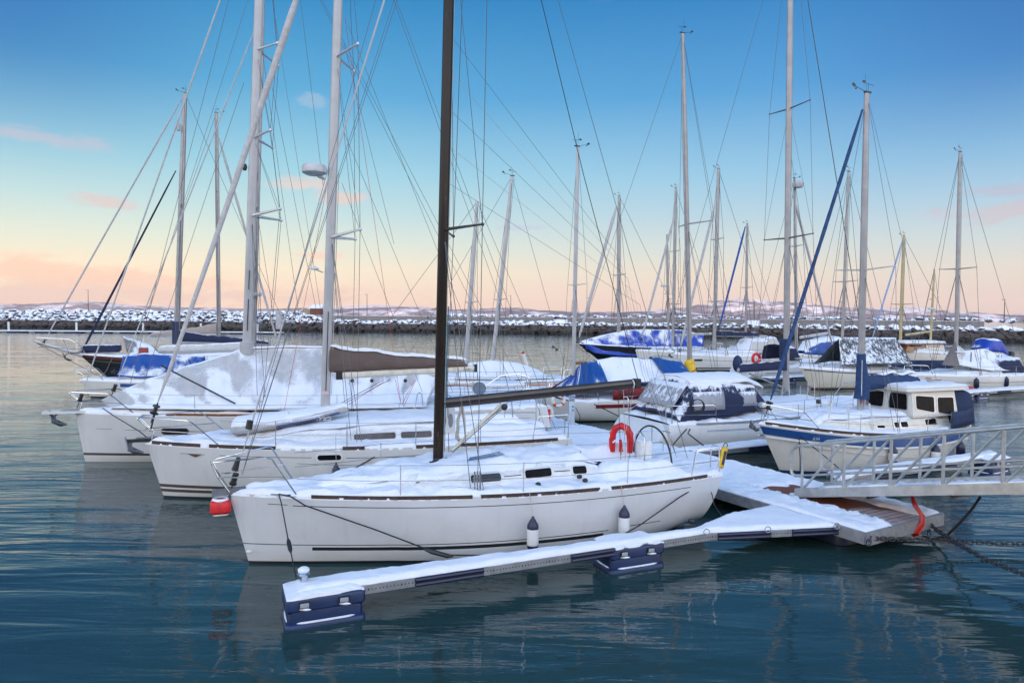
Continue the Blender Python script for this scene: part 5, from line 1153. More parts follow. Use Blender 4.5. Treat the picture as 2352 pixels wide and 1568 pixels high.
def tent(b, xs_, m, name='cockpit_tent', seed=0.0, am=.04):
    rows = []
    for (x, hw, z0, z1), (x2, hw2, z02, z12) in zip(xs_, xs_[1:]):
        for i in range(8):
            k = i / 8; r = tentring(lerp(x, x2, k), lerp(hw, hw2, k), lerp(z0, z02, k), lerp(z1, z12, k) - .05 * math.sin(math.pi * k)); R_2 = []
            for a, c in zip(r, r[1:]):
                for j in range(3): R_2.append(Vector(a).lerp(Vector(c), j / 3))
            R_2.append(Vector(r[-1])); rows.append([p + Vector((fn(p.x * 3, p.y * 3, p.z * 3 + seed), fn(p.y * 3, p.z * 3, p.x * 3 + seed), fn(p.z * 3, p.x * 3, seed))) * am for p in R_2])
    x, hw, z0, z1 = xs_[-1]; r = tentring(x, hw, z0, z1); R_2 = []
    for a, c in zip(r, r[1:]):
        for j in range(3): R_2.append(Vector(a).lerp(Vector(c), j / 3))
    R_2.append(Vector(r[-1])); rows.append(R_2); mb = MB(); mb.grid(rows); return mb.build(name, m, b.root, auto=False, solid=.015)
xmid = lerp(tx0, tx1, .55); tent(L_, [(tx0 - .3, .95, 1.45, 1.5), (tx0 + .35, 1.1, 1.35, tz - .15), (xmid, 1.35, 1.2, tz + .05), (tx1, 1.35, 1.15, tz), (txs, 1.4, 1.05, 1.25)], TN, am=.05)
for xa_, xb_, z0, z1, hw in ((xmid + .3, tx1 + .15, 1.45, tz - .35, 1.38), (tx0 + .55, xmid - .5, 1.5, tz - .42, 1.24)):
    m_ = MB(); m_.grid([[(x, (hw - .09 * v * v), lerp(z0, z1, v)) for v in (0, .3, .6, 1)] for x in [lerp(xa_, xb_, i / 8) for i in range(9)]]); m_.build('clear_panel', TC, L_.root, solid=.01)
m_ = MB(); m_.grid([[(lerp(tx1 + .12, txs - .05, v) , y, lerp(tz - .15, 1.5, v) + .05) for v in (0, .25, .5, .75, 1)] for y in [-1.0 + i * .2 for i in range(11)]]); m_.build('clear_panel', TC, L_.root, solid=.01)
m_ = MB(); m_.grid([[(lerp(tx0, tx1, i / 30), y * (1.0 + .08 * fn(i * .5, y)), tz + .05 - .25 * (abs(y)) ** 3 - (.25 * max(0, 1 - i / 6)) + .06 + .05 * fn(i * .3, y * 2, 3)) for y in [-.95 + j * .1 for j in range(20)]] for i in range(31)]); m_.build('tent_snow', SNOW, L_.root, auto=False, solid=.06)
L_.mast(ln(1805, 897), ln(1818, -230), .105, MASTA, .8)
t1 = L_.spreader(ln(1809, 547).z, 1.15, 0.0, .05, .022, WIRE); t2 = L_.spreader(ln(1812, 250).z, .95, 0.0, .05, .02, WIRE); L_.shrouds([t1, t2], L_.mf.x, 1.6, .007)
L_.line([(.1, 0, 1.4), L_.mt], .016, 'forestay'); L_.line([(L_.L, 0, 1.1), L_.mt], .007, 'backstay'); L_.line([(2.6, 0, 1.4), L_.mp(11)], .007, 'inner_forestay')
L_.boom(ln(1799, 842), ln(1694, 850), .07, MASTA); L_.cover(ln(1798, 846), ln(1697, 852), .36, .30, .13, NCOV, 3.0, drop=.05, lump=.3, name='sail_cover')
MB().tube([ln(1799, 850), ln(1799, 778)], .14, 10).build('mast_cover', NAVY, L_.root)
L_.line([L_.mf + Vector((.1, .1, .1)), ln(1722, 858)], .035, 'boom_vang', MASTA); L_.pulpit(1.4); L_.stanchions([2.6, 4.2, 5.6, 7.2], .6, .013, [1.4, 9.2]); L_.pushpit(9.2, .6, .016)
q = ln(1852, 930, .4); 
for k in (1, -1):
    MB().tube([(q.x - .2, k * .6, 1.35), (q.x - .15, k * .6, 2.15), (q.x + .15, k * .6, 2.15), (q.x + .2, k * .6, 1.35)], .018, 6).build('mast_guard', STEEL, L_.root)
rope([wr(L_, 1585, 985, 1.6), wr(L_, 1580, 995, 1.7), D(1625, 1030, 20.6)], .02, DROPE, 'black stern rope of the boat with the snowy tent'); rope([wr(L_, 1577, 985, 1.6), D(1555, 1010, 20.9), D(1540, 1028, 20.6)], .02, DROPE, 'second black stern rope of the boat with the snowy tent')
q = tag(empty('hose_coil', wr(L_, 1602, 930, 1.7)), 'black coiled hose hanging on the rail beside the snowy cockpit tent', 'hose')
for k in range(4): MB().torus((0, .01 * k, -.02 * k), .18 + .02 * k, .013, 'Y', 20, 5).build('coil', DROPE, q)
# D white boat with blue tarpaulin behind the covered boat
Db = Boat('sailing_boat', 'small white sailing boat with a crumpled blue tarpaulin, in front of the black yacht', 'sailing boat', (-22.6, 35.6), 22, 9.0, 3.1, .95, .9, 'L', rake=.5)
dn = Db.n; fit(Db, hm('hull_paint_blue_tarp', (.72, .71, .66), [('d', .12, .30, 2.0, 3.0, (.01, .07, .26))]), 0, (.2, .7), .5)
Db.sheet([dn(282, 818), dn(330, 810), dn(380, 812), dn(470, 818)], [dn(268, 862, -1.0), dn(320, 868, -1.2), dn(400, 862, -1.3), dn(470, 850, -1.2)], 40, 14, snowy('blue_tarpaulin_dark', (.012, .075, .32), .30, rough=.45, scale=1.3), fold=.12, sagv=.1); Db.sheet([dn(282, 818), dn(330, 810), dn(380, 812), dn(470, 818)], [dn(285, 850, 1.0), dn(350, 850, 1.1), dn(420, 848, 1.1), dn(480, 840, 1.1)], 30, 8, BT, fold=.1)
tag(fender(Db.w(dn(263, 852, -.4)), .1, .16, Db.ang, 'dark round fender with pale dots by the bow rail, left of the blue tarpaulin', body=BLACK, cap=BLACK))
# E dark classic yacht
Eb = Boat('sailing_boat', 'black classic sailing yacht with a long bowsprit and red-brown strake, far left', 'sailing boat', G(180, 814, 1.7), 24, 14.0, 3.9, 1.75, 1.25, 'L', rake=1.7, trans=.3, zke=.2, bt=.6, tumble=.5)
en = Eb.n; fit(Eb, hm('hull_paint_black', (.012, .012, .016), [('d', .0, .24, -1, 20, (.11, .025, .015)), ('d', .42, .44, -1, 20, (.4, .28, .06))], 0), 0, (.3, .7), .5, rails=False)
MB().tube([en(190, 817), en(78, 783)], [.13, .07], 8).build('bowsprit', snowy('white_spar', (.6, .58, .54), .3), Eb.root)
mb = MB()
for s_ in (-1, 1): mb.tube([en(195, 808, s_ * .6), en(180, 790, s_ * .6), en(160, 779, s_ * .5), en(84, 775, s_ * .15)], .025, 6); mb.tube([en(158, 812, s_ * .45), en(145, 778, s_ * .45)], .022, 5); mb.tube([en(190, 803, s_ * .6), en(90, 796, s_ * .2)], .02, 5)
mb.build('bowsprit_rail', STEEL, Eb.root); Eb.line([en(84, 788), en(225, 862)], .018, 'bobstay'); Eb.line([en(84, 788), en(108, 795)], .03, 'stay_fitting', BLACK)
rig(Eb, (405, 790), (425, 215), .15, MASTA, ((.55, 1.3),), ((105, 778), (417, 228), .05, SCLOTH), wf=.014)
Eb.furl(en(192, 800), en(404, 392), .08, .05, NCOV, 'staysail'); Eb.cover(en(412, 782), en(618, 788), .75, .25, .2, NCOV, 4.0, lump=.8); Eb.boom(en(412, 786), en(622, 791), .08, MASTA)
MB().tube([en(404, 790), en(404, 738)], .24, 10).build('mast_cover', NAVY, Eb.root); q = en(410, 300, -.2); MB().tube([q, q + Vector((0, 0, .45))], .12, 8).build('radar_reflector', MASTA, Eb.root)
MB().rbox(en(235, 800, 0), (2.2, .9, .5), .2).build('sail_bag', NCOV, Eb.root); an_ = tag(empty('anchor', Eb.w(en(158, 812, -.2)), Eb.ang), 'dark anchor under the bowsprit of the black yacht', 'anchor'); anchor(an_, 1.4)
rope([Eb.w(en(258, 822, -.9)), Eb.w(en(245, 850, -.7)), Eb.w(en(232, 868, -.4))], .03, plain('galv_chain', (.15, .15, .16), .6), 'chain hanging down the bow of the black yacht', 'anchor_chain', 'chain')
# F, G boats lying the other way behind the covered boat
Fb = Boat('sailing_boat', 'sailing boat with a grey stern tent and white covered boom behind the blue tarpaulin', 'sailing boat', (-12.0, 45.0), 24, 11.6, 3.4, 1.4, 1.2, 'R', trans=.2)
f_ = Fb.n; fit(Fb, hm('hull_paint_f', (.7, .7, .7)), 1, (.25, .6), .4); rig(Fb, (582, 800), (607, -120), .12, MASTA, ((.35, 1.1), (.65, .9)), None, wf=.012, vane=False)
Fb.boom(f_(560, 803), f_(362, 812), .09, MASTW); Fb.cover(f_(558, 803), f_(362, 808), .55, .42, .2, WT, 5.0, lump=.6)
Fb.sheet([f_(282, 772), f_(345, 790)], [Fb.rail(11.4, 1, .1), Fb.rail(9.0, 1, .1)], 16, 10, GT, fold=.08); Fb.sheet([f_(282, 772), f_(345, 790)], [Fb.rail(11.4, -1, .1), Fb.rail(9.0, -1, .1)], 12, 8, GT, fold=.08); Fb.sheet([f_(282, 772), f_(282, 773)], [Fb.rail(11.5, 1, .1), Fb.rail(11.5, -1, .1)], 10, 8, GT, fold=.06)
q = f_(590, 676, .5); MB().lathe(q, [(.25, -.12), (.32, -.05), (.32, .08), (.2, .13)], 16).build('radar_dome', WHITE, Fb.root); MB().rbox(f_(330, 808, 1.0), (.5, .2, .5), .08).build('life_jacket_bag', plain('faded_red', (.3, .06, .05), .8), Fb.root)
Gb = Boat('sailing_boat', 'sailing boat with a tan sail cover on a boom pointing left, beyond the black yacht', 'sailing boat', G(652, 805, 1.4), 24, 11.4, 3.4, 1.4, 1.2, 'R', trans=.2)
g_n = Gb.n; fit(Gb, hm('hull_paint_g', (.7, .7, .7)), 1, (.25, .65), .4); rig(Gb, (503, 790), (497, 260), .13, MASTA, ((.3, 1.0), (.66, .8)), ((640, 795), (503, 318), .09, SCLOTH), wf=.016)
Gb.boom(g_n(497, 768), g_n(345, 771), .11, MASTW); Gb.cover(g_n(497, 766), g_n(345, 770), .95, .25, .16, snowy('tan_sail_cover', (.40, .34, .30), .25), 3.0, lump=.7)
MB().rbox(g_n(640, 735, 0), (.5, .2, 1.6), .1).build('furled_sail_clew', SCLOTH, Gb.root)
# H big black hull with blue tarpaulin
Hb = Boat('sailing_boat', 'large dark-hulled sailing boat wrapped in a bright blue tarpaulin, near the breakwater', 'sailing boat', G(1325, 788, 1.8), 22, 14.5, 4.0, 1.8, 1.3, 'L', rake=2.6, trans=.2, bt=.6, tumble=.5, bluff=2.4)
hn = Hb.n; fit(Hb, hm('hull_paint_dark_navy', (.010, .012, .02), [], 0), 2, cabh=0, rails=False)
BT2 = snowy('bright_blue_tarpaulin', (.010, .055, .42), .42, rough=.4, scale=.8)
rd_ = [hn(1330, 784), hn(1380, 770), hn(1440, 757), hn(1500, 756), hn(1570, 757), hn(1618, 770)]
eg = [(.0, .05, 1.35), (1.6, 0, .8), (4, 0, .55), (7, 0, .45), (10, 0, .45), (14.4, 0, .5)]
for sg in (-1, 1): Hb.sheet(rd_, [Vector((x + (.9 if x < 1 else 0), sg * (Hb.half(max(x, .3) / Hb.L) + .05), z)) for x, _, z in eg], 70, 22, BT2, fold=.14, sagv=-.18, seed=5 + sg)
MB().tube([hn(1330, 787), hn(1316, 783)], .12, 6).build('bowsprit', BLACK, Hb.root); Hb.line([hn(1320, 790), hn(1355, 818)], .02, 'bobstay', DROPE)
rig(Hb, (1421, 762), (1422, 450), .17, MASTA, ((.42, 1.2),), ((1330, 775), (1416, 475), .16, SCLOTH), wf=.02)
Hb.mast(hn(1535, 765), hn(1532, 538), .12, MASTA, .7, 'mizzen_mast'); t_ = Hb.spreader(hn(1533, 675).z, .8, 0, .05, .03); Hb.shrouds([t_], Hb.mf.x, 1.5, .018)
q = hn(1524, 656, -.2); MB().lathe(q, [(.25, -.12), (.33, -.05), (.33, .08), (.2, .14)], 14).build('radar_dome', WHITE, Hb.root); Hb.line([q, hn(1533, 660)], .03, 'radar_bracket', ALU)
# I, J white boats, bows to the left
Ib = Boat('sailing_boat', 'white sailing boat with a small dinghy on its foredeck, overlapping the blue-wrapped hull', 'sailing boat', (11.55, 63.8), 24, 11, 3.5, 1.45, 1.2, 'L', rake=.5)
fit(Ib, hm('hull_paint_i', (.73, .72, .68), [('d', .42, .46, 1.5, 9, (.1, .1, .12))]), 2, (.25, .68), .5); rig(Ib, (1545, 812), (1552, 432), .12, MASTA, ((.3, 1.0), (.62, .8)), ((1474, 775), (1548, 500), .10, SCLOTH), wf=.018); Ib.boom(Ib.n(1548, 770), Ib.n(1634, 766), .11, MASTW)
q = tag(empty('inflatable_dinghy', Ib.w(Ib.n(1522, 800)) + Vector((0, 0, -.1)), Ib.ang), 'small pale snowy dinghy on the white boat beside the blue-wrapped hull', 'dinghy'); MB().ball((0, 0, 0), (1.35, .65, .32), 14, 9).build('hull', snowy('grey_inflatable', (.42, .41, .40), .35), q)
Jb = Boat('sailing_boat', 'white sailing boat with a thin dark stripe and a navy cover on its boom', 'sailing boat', G(1545, 813, 1.4), 24, 12, 3.7, 1.45, 1.2, 'L', rake=.45)
fit(Jb, hm('hull_paint_j', (.74, .74, .73), [('d', .42, .45, 1.0, 11, (.05, .06, .12)), ('z', .16, .26, 0, 13, (.02, .03, .1))]), 2, (.25, .68), .5); rig(Jb, (1640, 822), (1650, 388), .15, MASTA, ((.3, 1.0), (.63, .8)), ((1562, 800), (1642, 470), .10, SCLOTH), wf=.017)
Jb.boom(Jb.n(1643, 770), Jb.n(1762, 772), .08, MASTW); Jb.cover(Jb.n(1643, 770), Jb.n(1742, 771), .55, .35, .18, NCOV, 2.0); q = Jb.n(1610, 842 - 14, -1.3); hullport(Jb, q.x - .35, q.x + .35, .82, 1.0, FGLASS)
tent(Jb, [(7.2, 1.0, 1.5, 1.6), (8.2, 1.2, 1.4, 2.7), (9.6, 1.3, 1.3, 2.7), (10.2, 1.3, 1.2, 1.4)], WT, 'spray_hood'); an_ = tag(empty('anchor', Jb.w((-.1, 0, 1.45)), Jb.ang), 'anchor on the bow of the white boat with the navy boom cover', 'anchor'); anchor(an_, 1.1)
Yb = Boat('sailing_boat', 'sailing boat near the breakwater with a dark blue furled sail and thin mast', 'sailing boat', (21.4, 72.5), 24, 10, 3.2, 1.3, 1.1, 'L')
fit(Yb, hm('hull_paint_y', (.7, .7, .7)), 2); rig(Yb, (1712, 805), (1716, 515), .11, MASTA, ((.5, .9),), ((1652, 752), (1712, 520), .10, BCLOTH), wf=.018); tent(Yb, [(5.6, .9, 1.4, 1.5), (6.4, 1.1, 1.4, 2.6), (8, 1.1, 1.3, 2.5), (8.6, 1.1, 1.2, 1.4)], WT, 'spray_hood')
# N with dark hood and red lifebuoy, stern towards us on the left
Nb = Boat('sailing_boat', 'white sailing boat with an open dark spray hood and a red ring at its stern', 'sailing boat', (26.2, 53.6), 24, 10.2, 3.3, 1.35, 1.0, 'R', trans=-.6)
nn_ = Nb.n; fit(Nb, hm('hull_paint_n', (.73, .73, .72), [('d', .4, .44, 1, 9.5, (.03, .04, .12))]), 1, (.25, .6), .42); rig(Nb, (1830, 850), (1825, 410), .11, MASTA, ((.35, 1.0), (.65, .8)), ((1912, 792), (1822, 450), .085, SCLOTH), wf=.014)
tent(Nb, [(5.6, .9, 1.5, 1.6), (6.2, 1.1, 1.45, 2.45), (7.4, 1.2, 1.4, 2.55)], NCOV, 'spray_hood'); q = nn_(1833, 424, .35); MB().lathe(q, [(.3, -.22), (.4, -.1), (.42, .12), (.2, .24)], 16).build('radar_dome', plain('radar_grey', (.55, .55, .55), .4), Nb.root)
MB().ball(nn_(1694, 835, .4), (.35, .35, .6), 12, 9).build('outboard_cover', NAVY, Nb.root); q = tag(empty('lifebuoy', Nb.w(nn_(1737, 823, .9)), .4), 'red lifebuoy ring in front of the dark spray hood', 'lifebuoy'); MB().torus((0, 0, 0), .32, .11, 'Y', 22, 8).build('ring', RED, q)
# O camouflage tent boat
Ob = Boat('sailing_boat', 'cream-white sailing boat under a dark streaked camouflage tarpaulin tent', 'sailing boat', (18.2, 43.2), 24, 9.2, 3.1, 1.42, 1.1, 'L', rake=1.1, trans=.3, bt=.7, tumble=.5)
on = Ob.n; fit(Ob, hm('hull_paint_o', (.72, .69, .60), [('d', .12, .19, .3, 9, (.02, .04, .12)), ('z', .08, .12, -1, 10, (.2, .05, .03))]), 1, (.3, .75), .5); rig(Ob, (1933, 828), (1949, 395), .095, MASTA, ((.42, .95),), None, wf=.013)
rz_ = on(1945, 774).z; r0, r1 = on(1932, 774).x, on(2058, 772).x
for sg in (-1, 1): Ob.sheet([(r0 - .2, 0, rz_ - .1), (r0 + .3, 0, rz_), (r1, 0, rz_ - .05)], [Ob.rail(r0 - 1.2, sg, .25), Ob.rail(r0 + 1.0, sg, .45, -.15), Ob.rail(min(r1, 9.1), sg, .38, -.2)], 40, 14, CT, fold=.10, sagv=.04, seed=2 + sg)
# P wooden wheelhouse ketch
Pb = Boat('motor_sailer', 'navy-hulled motorsailer with a varnished wooden wheelhouse and yellow masts', 'motorsailer', (34.0, 62.0), 22, 10.5, 3.6, 1.75, 1.4, 'L', rake=.9, trans=.2, bt=.6, tumble=.5)
pn = Pb.n; fit(Pb, hm('hull_paint_p', (.70, .66, .58), [('d', .0, .07, -1, 12, (.16, .05, .02)), ('z', -.1, .85, -1, 12, (.012, .03, .11))], 0), 2, (.15, .4), .5)
w0, w1 = pn(2078, 815, -1.0).x, pn(2168, 815, -1.0).x; zt_ = pn(2120, 791, -1.0).z; xq = lerp(w0, w1, .5)
MB().loft([[(w0, -1.1, 1.6), (xq, -1.2, 1.6), (xq, 1.2, 1.6), (w0, 1.1, 1.6)], [(w0 + .3, -1.0, zt_), (xq, -1.05, zt_), (xq, 1.05, zt_), (w0 + .3, 1.0, zt_)]], True, True, True).build('wheelhouse', WOOD, Pb.root, smooth=False); MB().loft([[(xq + .01, -1.25, 1.5), (w1, -1.2, 1.5), (w1, 1.2, 1.5), (xq + .01, 1.25, 1.5)], [(xq + .01, -1.12, zt_ - .02), (w1 - .2, -1.05, zt_ - .02), (w1 - .2, 1.05, zt_ - .02), (xq + .01, 1.12, zt_ - .02)]], True, True, True).build('deckhouse', CREAM, Pb.root, smooth=False)
slab(w0 - .1, w1 + .2, 1.25, zt_, zt_ + .12, .05).build('wheelhouse_roof', WOOD, Pb.root); slab(w0, w1 + .1, 1.2, zt_ + .125, zt_ + .28, .1, .05).build('roof_snow', SNOW, Pb.root)
def pw(xa_, xb_, z0, z1, m): quadwin(Pb, [(xa_ + .05, -1.10, z1), (xb_ - .02, -1.10, z1), (xb_ - .02, -1.21, z0), (xa_, -1.21, z0)], m, WOOD, (0, -.012, 0), .05)
GOLD = plain('pane_painted_gold_reflection', (.62, .47, .20), .25, coat=.3, var=.15)  # gold reflection painted into the pane colour
hz_ = zt_ - .15; pw(w0 + .45, w0 + 1.1, 2.2, hz_, GLASS); pw(w0 + 1.2, w0 + 1.9, 2.2, hz_, GLASS); pw(xq + .35, xq + .95, 2.1, hz_, GOLD); pw(xq + 1.05, xq + 1.7, 2.1, hz_, GOLD)
rig(Pb, (2067, 812), (2076, 542), .13, MASTY, ((.42, 1.1),), ((2004, 775), (2073, 552), .07, plain('pale_blue_cloth', (.25, .36, .55), .8)), wf=.016)
Pb.boom(pn(2079, 769), pn(2137, 761), .09, MASTY); Pb.mast(pn(2137, 790), pn(2146, 618), .10, MASTY, .7, 'mizzen_mast'); Pb.shrouds([], Pb.mf.x, 1.5, .016, lower=False); q = pn(2139, 709, -.3); MB().lathe(q, [(.25, -.1), (.32, -.05), (.32, .08), (.2, .12)], 12).build('radar_dome', WHITE, Pb.root); Pb.line([q, pn(2143, 712)], .03, 'radar_bracket', ALU)
# Q on the right edge
Qb = Boat('sailing_boat', 'cream-white sailing boat with a pale tarpaulin over its boom at the right edge', 'sailing boat', (24.0, 41.0), 24, 11.5, 3.5, 1.18, 1.05, 'L', rake=.35, sag=.0)
qn = Qb.n; fit(Qb, hm('hull_paint_q', (.73, .71, .66), [('d', .40, .43, .9, 11, (.25, .18, .08))]), 1, (.22, .6), .35); rig(Qb, (2195, 852), (2205, 350), .115, MASTA, ((.47, 1.15),), None, wf=.012, sweep=0)
Qb.sheet([qn(2197, 790), qn(2215, 805), qn(2265, 800), qn(2330, 838)], [qn(2200, 838, -.7), qn(2235, 845, -1.1), qn(2280, 852, -1.3), qn(2345, 850, -1.1)], 50, 16, WT, fold=.12, sagv=.06, seed=3); Qb.sheet([qn(2197, 790), qn(2215, 805), qn(2265, 800), qn(2330, 838)], [qn(2200, 838, .7), qn(2235, 845, 1.1), qn(2280, 852, 1.3), qn(2345, 850, 1.1)], 30, 8, WT, fold=.1)
Qb.sheet([qn(2193, 785), qn(2196, 784)], [qn(2163, 838, -.6), qn(2205, 842, -.8)], 12, 14, snowy('dark_taupe_cloth', (.17, .145, .135), .1), fold=.06, name='sail_bundle'); tent(Qb, [(6.6, .9, 1.3, 1.4), (7.4, 1.15, 1.25, 2.1), (8.8, 1.25, 1.2, 2.15), (9.4, 1.25, 1.15, 1.4)], NCOV, 'spray_hood')
Qb.sheet([qn(2296, 812), qn(2340, 826)], [qn(2296, 830, -1.0), qn(2345, 850, -1.0)], 16, 10, BT2, fold=.06)
q = qn(2125, 870, -.5); Qb.txt('Emilie', Qb.side(qn(2133, 866, -.5).x, .98, .01), .22, plain('gold_script', (.28, .2, .1), .5), rz=-.25, italic=.5); q = qn(2210, 883, -1.4); hullport(Qb, q.x - .3, q.x + .3, .55, .66)
for (px, lb) in ((2243, 'navy fender on the cream boat at the right edge, left of two'), (2311, 'navy fender on the cream boat at the right edge, right of two')): P = Qb.w(qn(px, 868, -1.75)); P.z = .95; fender(P, .5, .15, Qb.ang, lb, FNAVY, FNAVY, False, 'fenders of the boat at the right edge')
# R motor cruiser, S snow-covered boat, T red stripe, X grey hull
Rb = Boat('motor_boat', 'small white motor cruiser with a blue canopy at the right edge near the breakwater', 'motor boat', (40.5, 62.0), 22, 7.2, 2.7, 1.25, 1.0, 'L', rake=1.0)
rn = Rb.n; fit(Rb, hm('hull_paint_r', (.74, .74, .73)), 2, (.2, .75), .75, rails=False); tent(Rb, [(2.9, .8, 1.8, 1.9), (3.5, .95, 1.7, 2.85), (4.8, 1.0, 1.6, 2.8), (5.5, 1.0, 1.3, 1.9)], BT2, 'canopy'); MB().rbox((Rb.L + .3, 0, 1.0), (.5, .45, 1.2), .15).build('outboard_motor', BLACK, Rb.root)
Sb = Boat('sailing_boat', 'boat under a snowy blue-edged cover between the tall mast and the camouflage tent', 'sailing boat', (26.5, 64.0), 24, 7.5, 3.0, 1.2, 1.0, 'L'); sn_ = Sb.n
fit(Sb, hm('hull_paint_s', (.72, .72, .72)), 2, cabh=0, rails=False); tent(Sb, [(.8, .5, 1.2, 1.4), (2, 1.2, 1.15, 2.5), (4.5, 1.5, 1.1, 2.9), (6.6, 1.4, 1.1, 2.6), (7.4, 1.2, 1.05, 1.5)], snowy('snowy_blue_cover', (.015, .08, .35), .60, rough=.5, scale=.9), 'winter_cover', am=.12); Sb.boom(sn_(1837, 775), sn_(1902, 765), .13, MASTW)
Tb = Boat('sailing_boat', 'white sailing boat with a thin red stripe under snow, beyond the black boom', 'sailing boat', (-6.2, 35.7), 23, 10.4, 3.2, 1.1, .92, 'L', rake=.5); tn = Tb.n
fit(Tb, hm('hull_paint_red_line', (.74, .70, .62), [('d', .16, .20, 0, 10, (.5, .02, .03))], .08), 1, (.22, .75), .5); rig(Tb, (1131, 835), (1176, 405), .095, MASTW, ((.34, .9),), None, wf=.011, vane=True)
Tb.sheet([tn(1060, 835), tn(1130, 826), tn(1190, 832), tn(1240, 850)], [Tb.rail(x, -1, .15) for x in (3, 5, 7, 8.8)], 40, 12, WT, fold=.06, sagv=.05); Tb.sheet([tn(1060, 835), tn(1130, 826), tn(1190, 832), tn(1240, 850)], [Tb.rail(x, 1, .15) for x in (3, 5, 7, 8.8)], 20, 8, WT, fold=.06)
q0, q1 = tn(1201, 808), tn(1216, 857); MB().tube([q0, q1], .09, 10).build('shroud_tube', WHITE, Tb.root); MB().tube([q0, q0.lerp(q1, .07)], .095, 10).build('shroud_tube_end', RED, Tb.root); MB().tube([q0.lerp(q1, .93), q1], .095, 10).build('shroud_tube_end', RED, Tb.root)
Xb = Boat('sailing_boat', 'low grey-white sailing boat lying between the red-striped boat and the tarpaulin-covered boat', 'sailing boat', (-7.5, 28.3), 23, 10.6, 3.3, 1.05, .95, 'L'); fit(Xb, hm('hull_paint_x', (.56, .55, .58), [], .05), 1, (.22, .6), .3)
rig(Xb, (1069, 850), (1096, 463), .08, MASTW, ((.4, .8),), None, wf=.010, vane=False)
# ================================================================== pontoons
GALV = plain('galvanised_beam', (.34, .35, .37), .5, .55, var=.15, nscale=8)
def floatbox(par, c, ang, ln_=1.12, wd=.66, top=.46, latch=True, near=-1):
    e = empty('float', (0, 0, 0)); c = Vector(c); e.location = (c.x, c.y, 0); e.rotation_euler = (0, 0, ang); 
    bpy.data.objects.remove(e)
    R = Matrix.Rotation(ang, 3, 'Z'); m = MB(); c0 = Vector((c.x, c.y, 0))
    m.rbox(c0 + Vector((0, 0, top - .13)), (ln_, wd, .22), .07, ang); m.rbox(c0 + Vector((0, 0, top - .29)), (ln_ * .94, wd * .92, .3), .08, ang); m.rbox(c0 + Vector((0, 0, -.01)), (ln_ * 1.02, wd * 1.04, .16), .10, ang)
    f = m.build('float', plain('navy_float_plastic', (.006, .024, .085), .38, var=.25, nscale=3), par)
    s = MB(); P = []
    for i in range(33):
        a = 2 * math.pi * i / 32; s_ = lambda v: math.copysign(abs(v) ** .45, v); P.append(c0 + R @ Vector((s_(math.cos(a)) * ln_ * .475, s_(math.sin(a)) * wd * .475, .07)))
    s.tube(P, .016, 6); s.build('ledge_snow', SNOW, f)
    s = MB(); snowcap(s, [c0 + R @ Vector((k * ln_ * .485, 0, top - .035)) for k in (-1, -.33, .33, 1)], wd * .485, .085, c.x); s.build('top_snow', SNOW, f)
    if latch:
        for k in (-.27, .22):
            q = c0 + R @ Vector((k * ln_, near * wd * .5, top - .12)); MB().box(q, (.15, .05, .09), ang).build('latch_recess', BLACK, f, smooth=False); MB().rbox(q + R @ Vector((0, near * .028, 0)), (.12, .012, .065), .01, ang).build('latch', plain('latch_grey', (.30, .32, .34), .5), f)
            s = MB(); s.ball(q + R @ Vector((0, near * .015, -.06)), (.10, .02, .02), 8, 5); s.build('latch_snow', SNOW, f)
    return f
def slabsnow(F, Bk, z, th, par, seed=0.0, n=90, m=12, name='deck_snow', wood=None):
    def along(P, k):
        L_s = [0]
        for a, b in zip(P, P[1:]): L_s.append(L_s[-1] + (Vector(b) - Vector(a)).length)
        d = k * L_s[-1]
        for i in range(len(P) - 1):
            if d <= L_s[i + 1] + 1e-9: return Vector(P[i]).lerp(Vector(P[i + 1]), (d - L_s[i]) / max(1e-9, L_s[i + 1] - L_s[i]))
        return Vector(P[-1])
    rows = []
    for i in range(n + 1):
        u = i / n; a, b = along(F, u), along(Bk, u); r = []; wd = (b - a).length
        ed = (b - a).normalized() * .02 * fn(u * 60, seed); a = a + ed; b = b - ed
        for j in range(m + 1):
            v = j / m; v = .5 - .5 * math.cos(math.pi * v); p = a.lerp(b, v); e = min(1, v * wd / .06, (1 - v) * wd / .06, i / 1.5, (n - i) / 1.5)
            h = th * e ** .5 * (1 + .35 * fn(p.x * 2.2, p.y * 2.2, seed) + .12 * fn(p.x * 9, p.y * 9, seed))
            if wood: h += wood(p) 
            r.append((p.x, p.y, z + h))
        r = [(r[0][0], r[0][1], z - .02)] + r + [(r[-1][0], r[-1][1], z - .02)]; rows.append(r)
    mb = MB(); mb.grid(rows); return mb.build(name, SNOW, par, auto=False)
def beam(par, a, b, h, th, z, name='side_beam', m=None, holes=False, near=None):
    a, b = Vector(a), Vector(b); d = b - a; an_ = math.atan2(d.y, d.x); c = (a + b) / 2
    o = MB().box((c.x, c.y, z), (d.length, th, h), an_).build(name, m or GALV, par, smooth=False)
    if holes:
        mb = MB(); n = int(d.length / .055)
        for i in range(n):
            p = a.lerp(b, (i + .5) / n); mb.box((p.x, p.y, z), (.018, th + .006, .016 if i % 9 else .03), an_)
        mb.build('bolt_holes', BLACK, o, smooth=False)
    return o
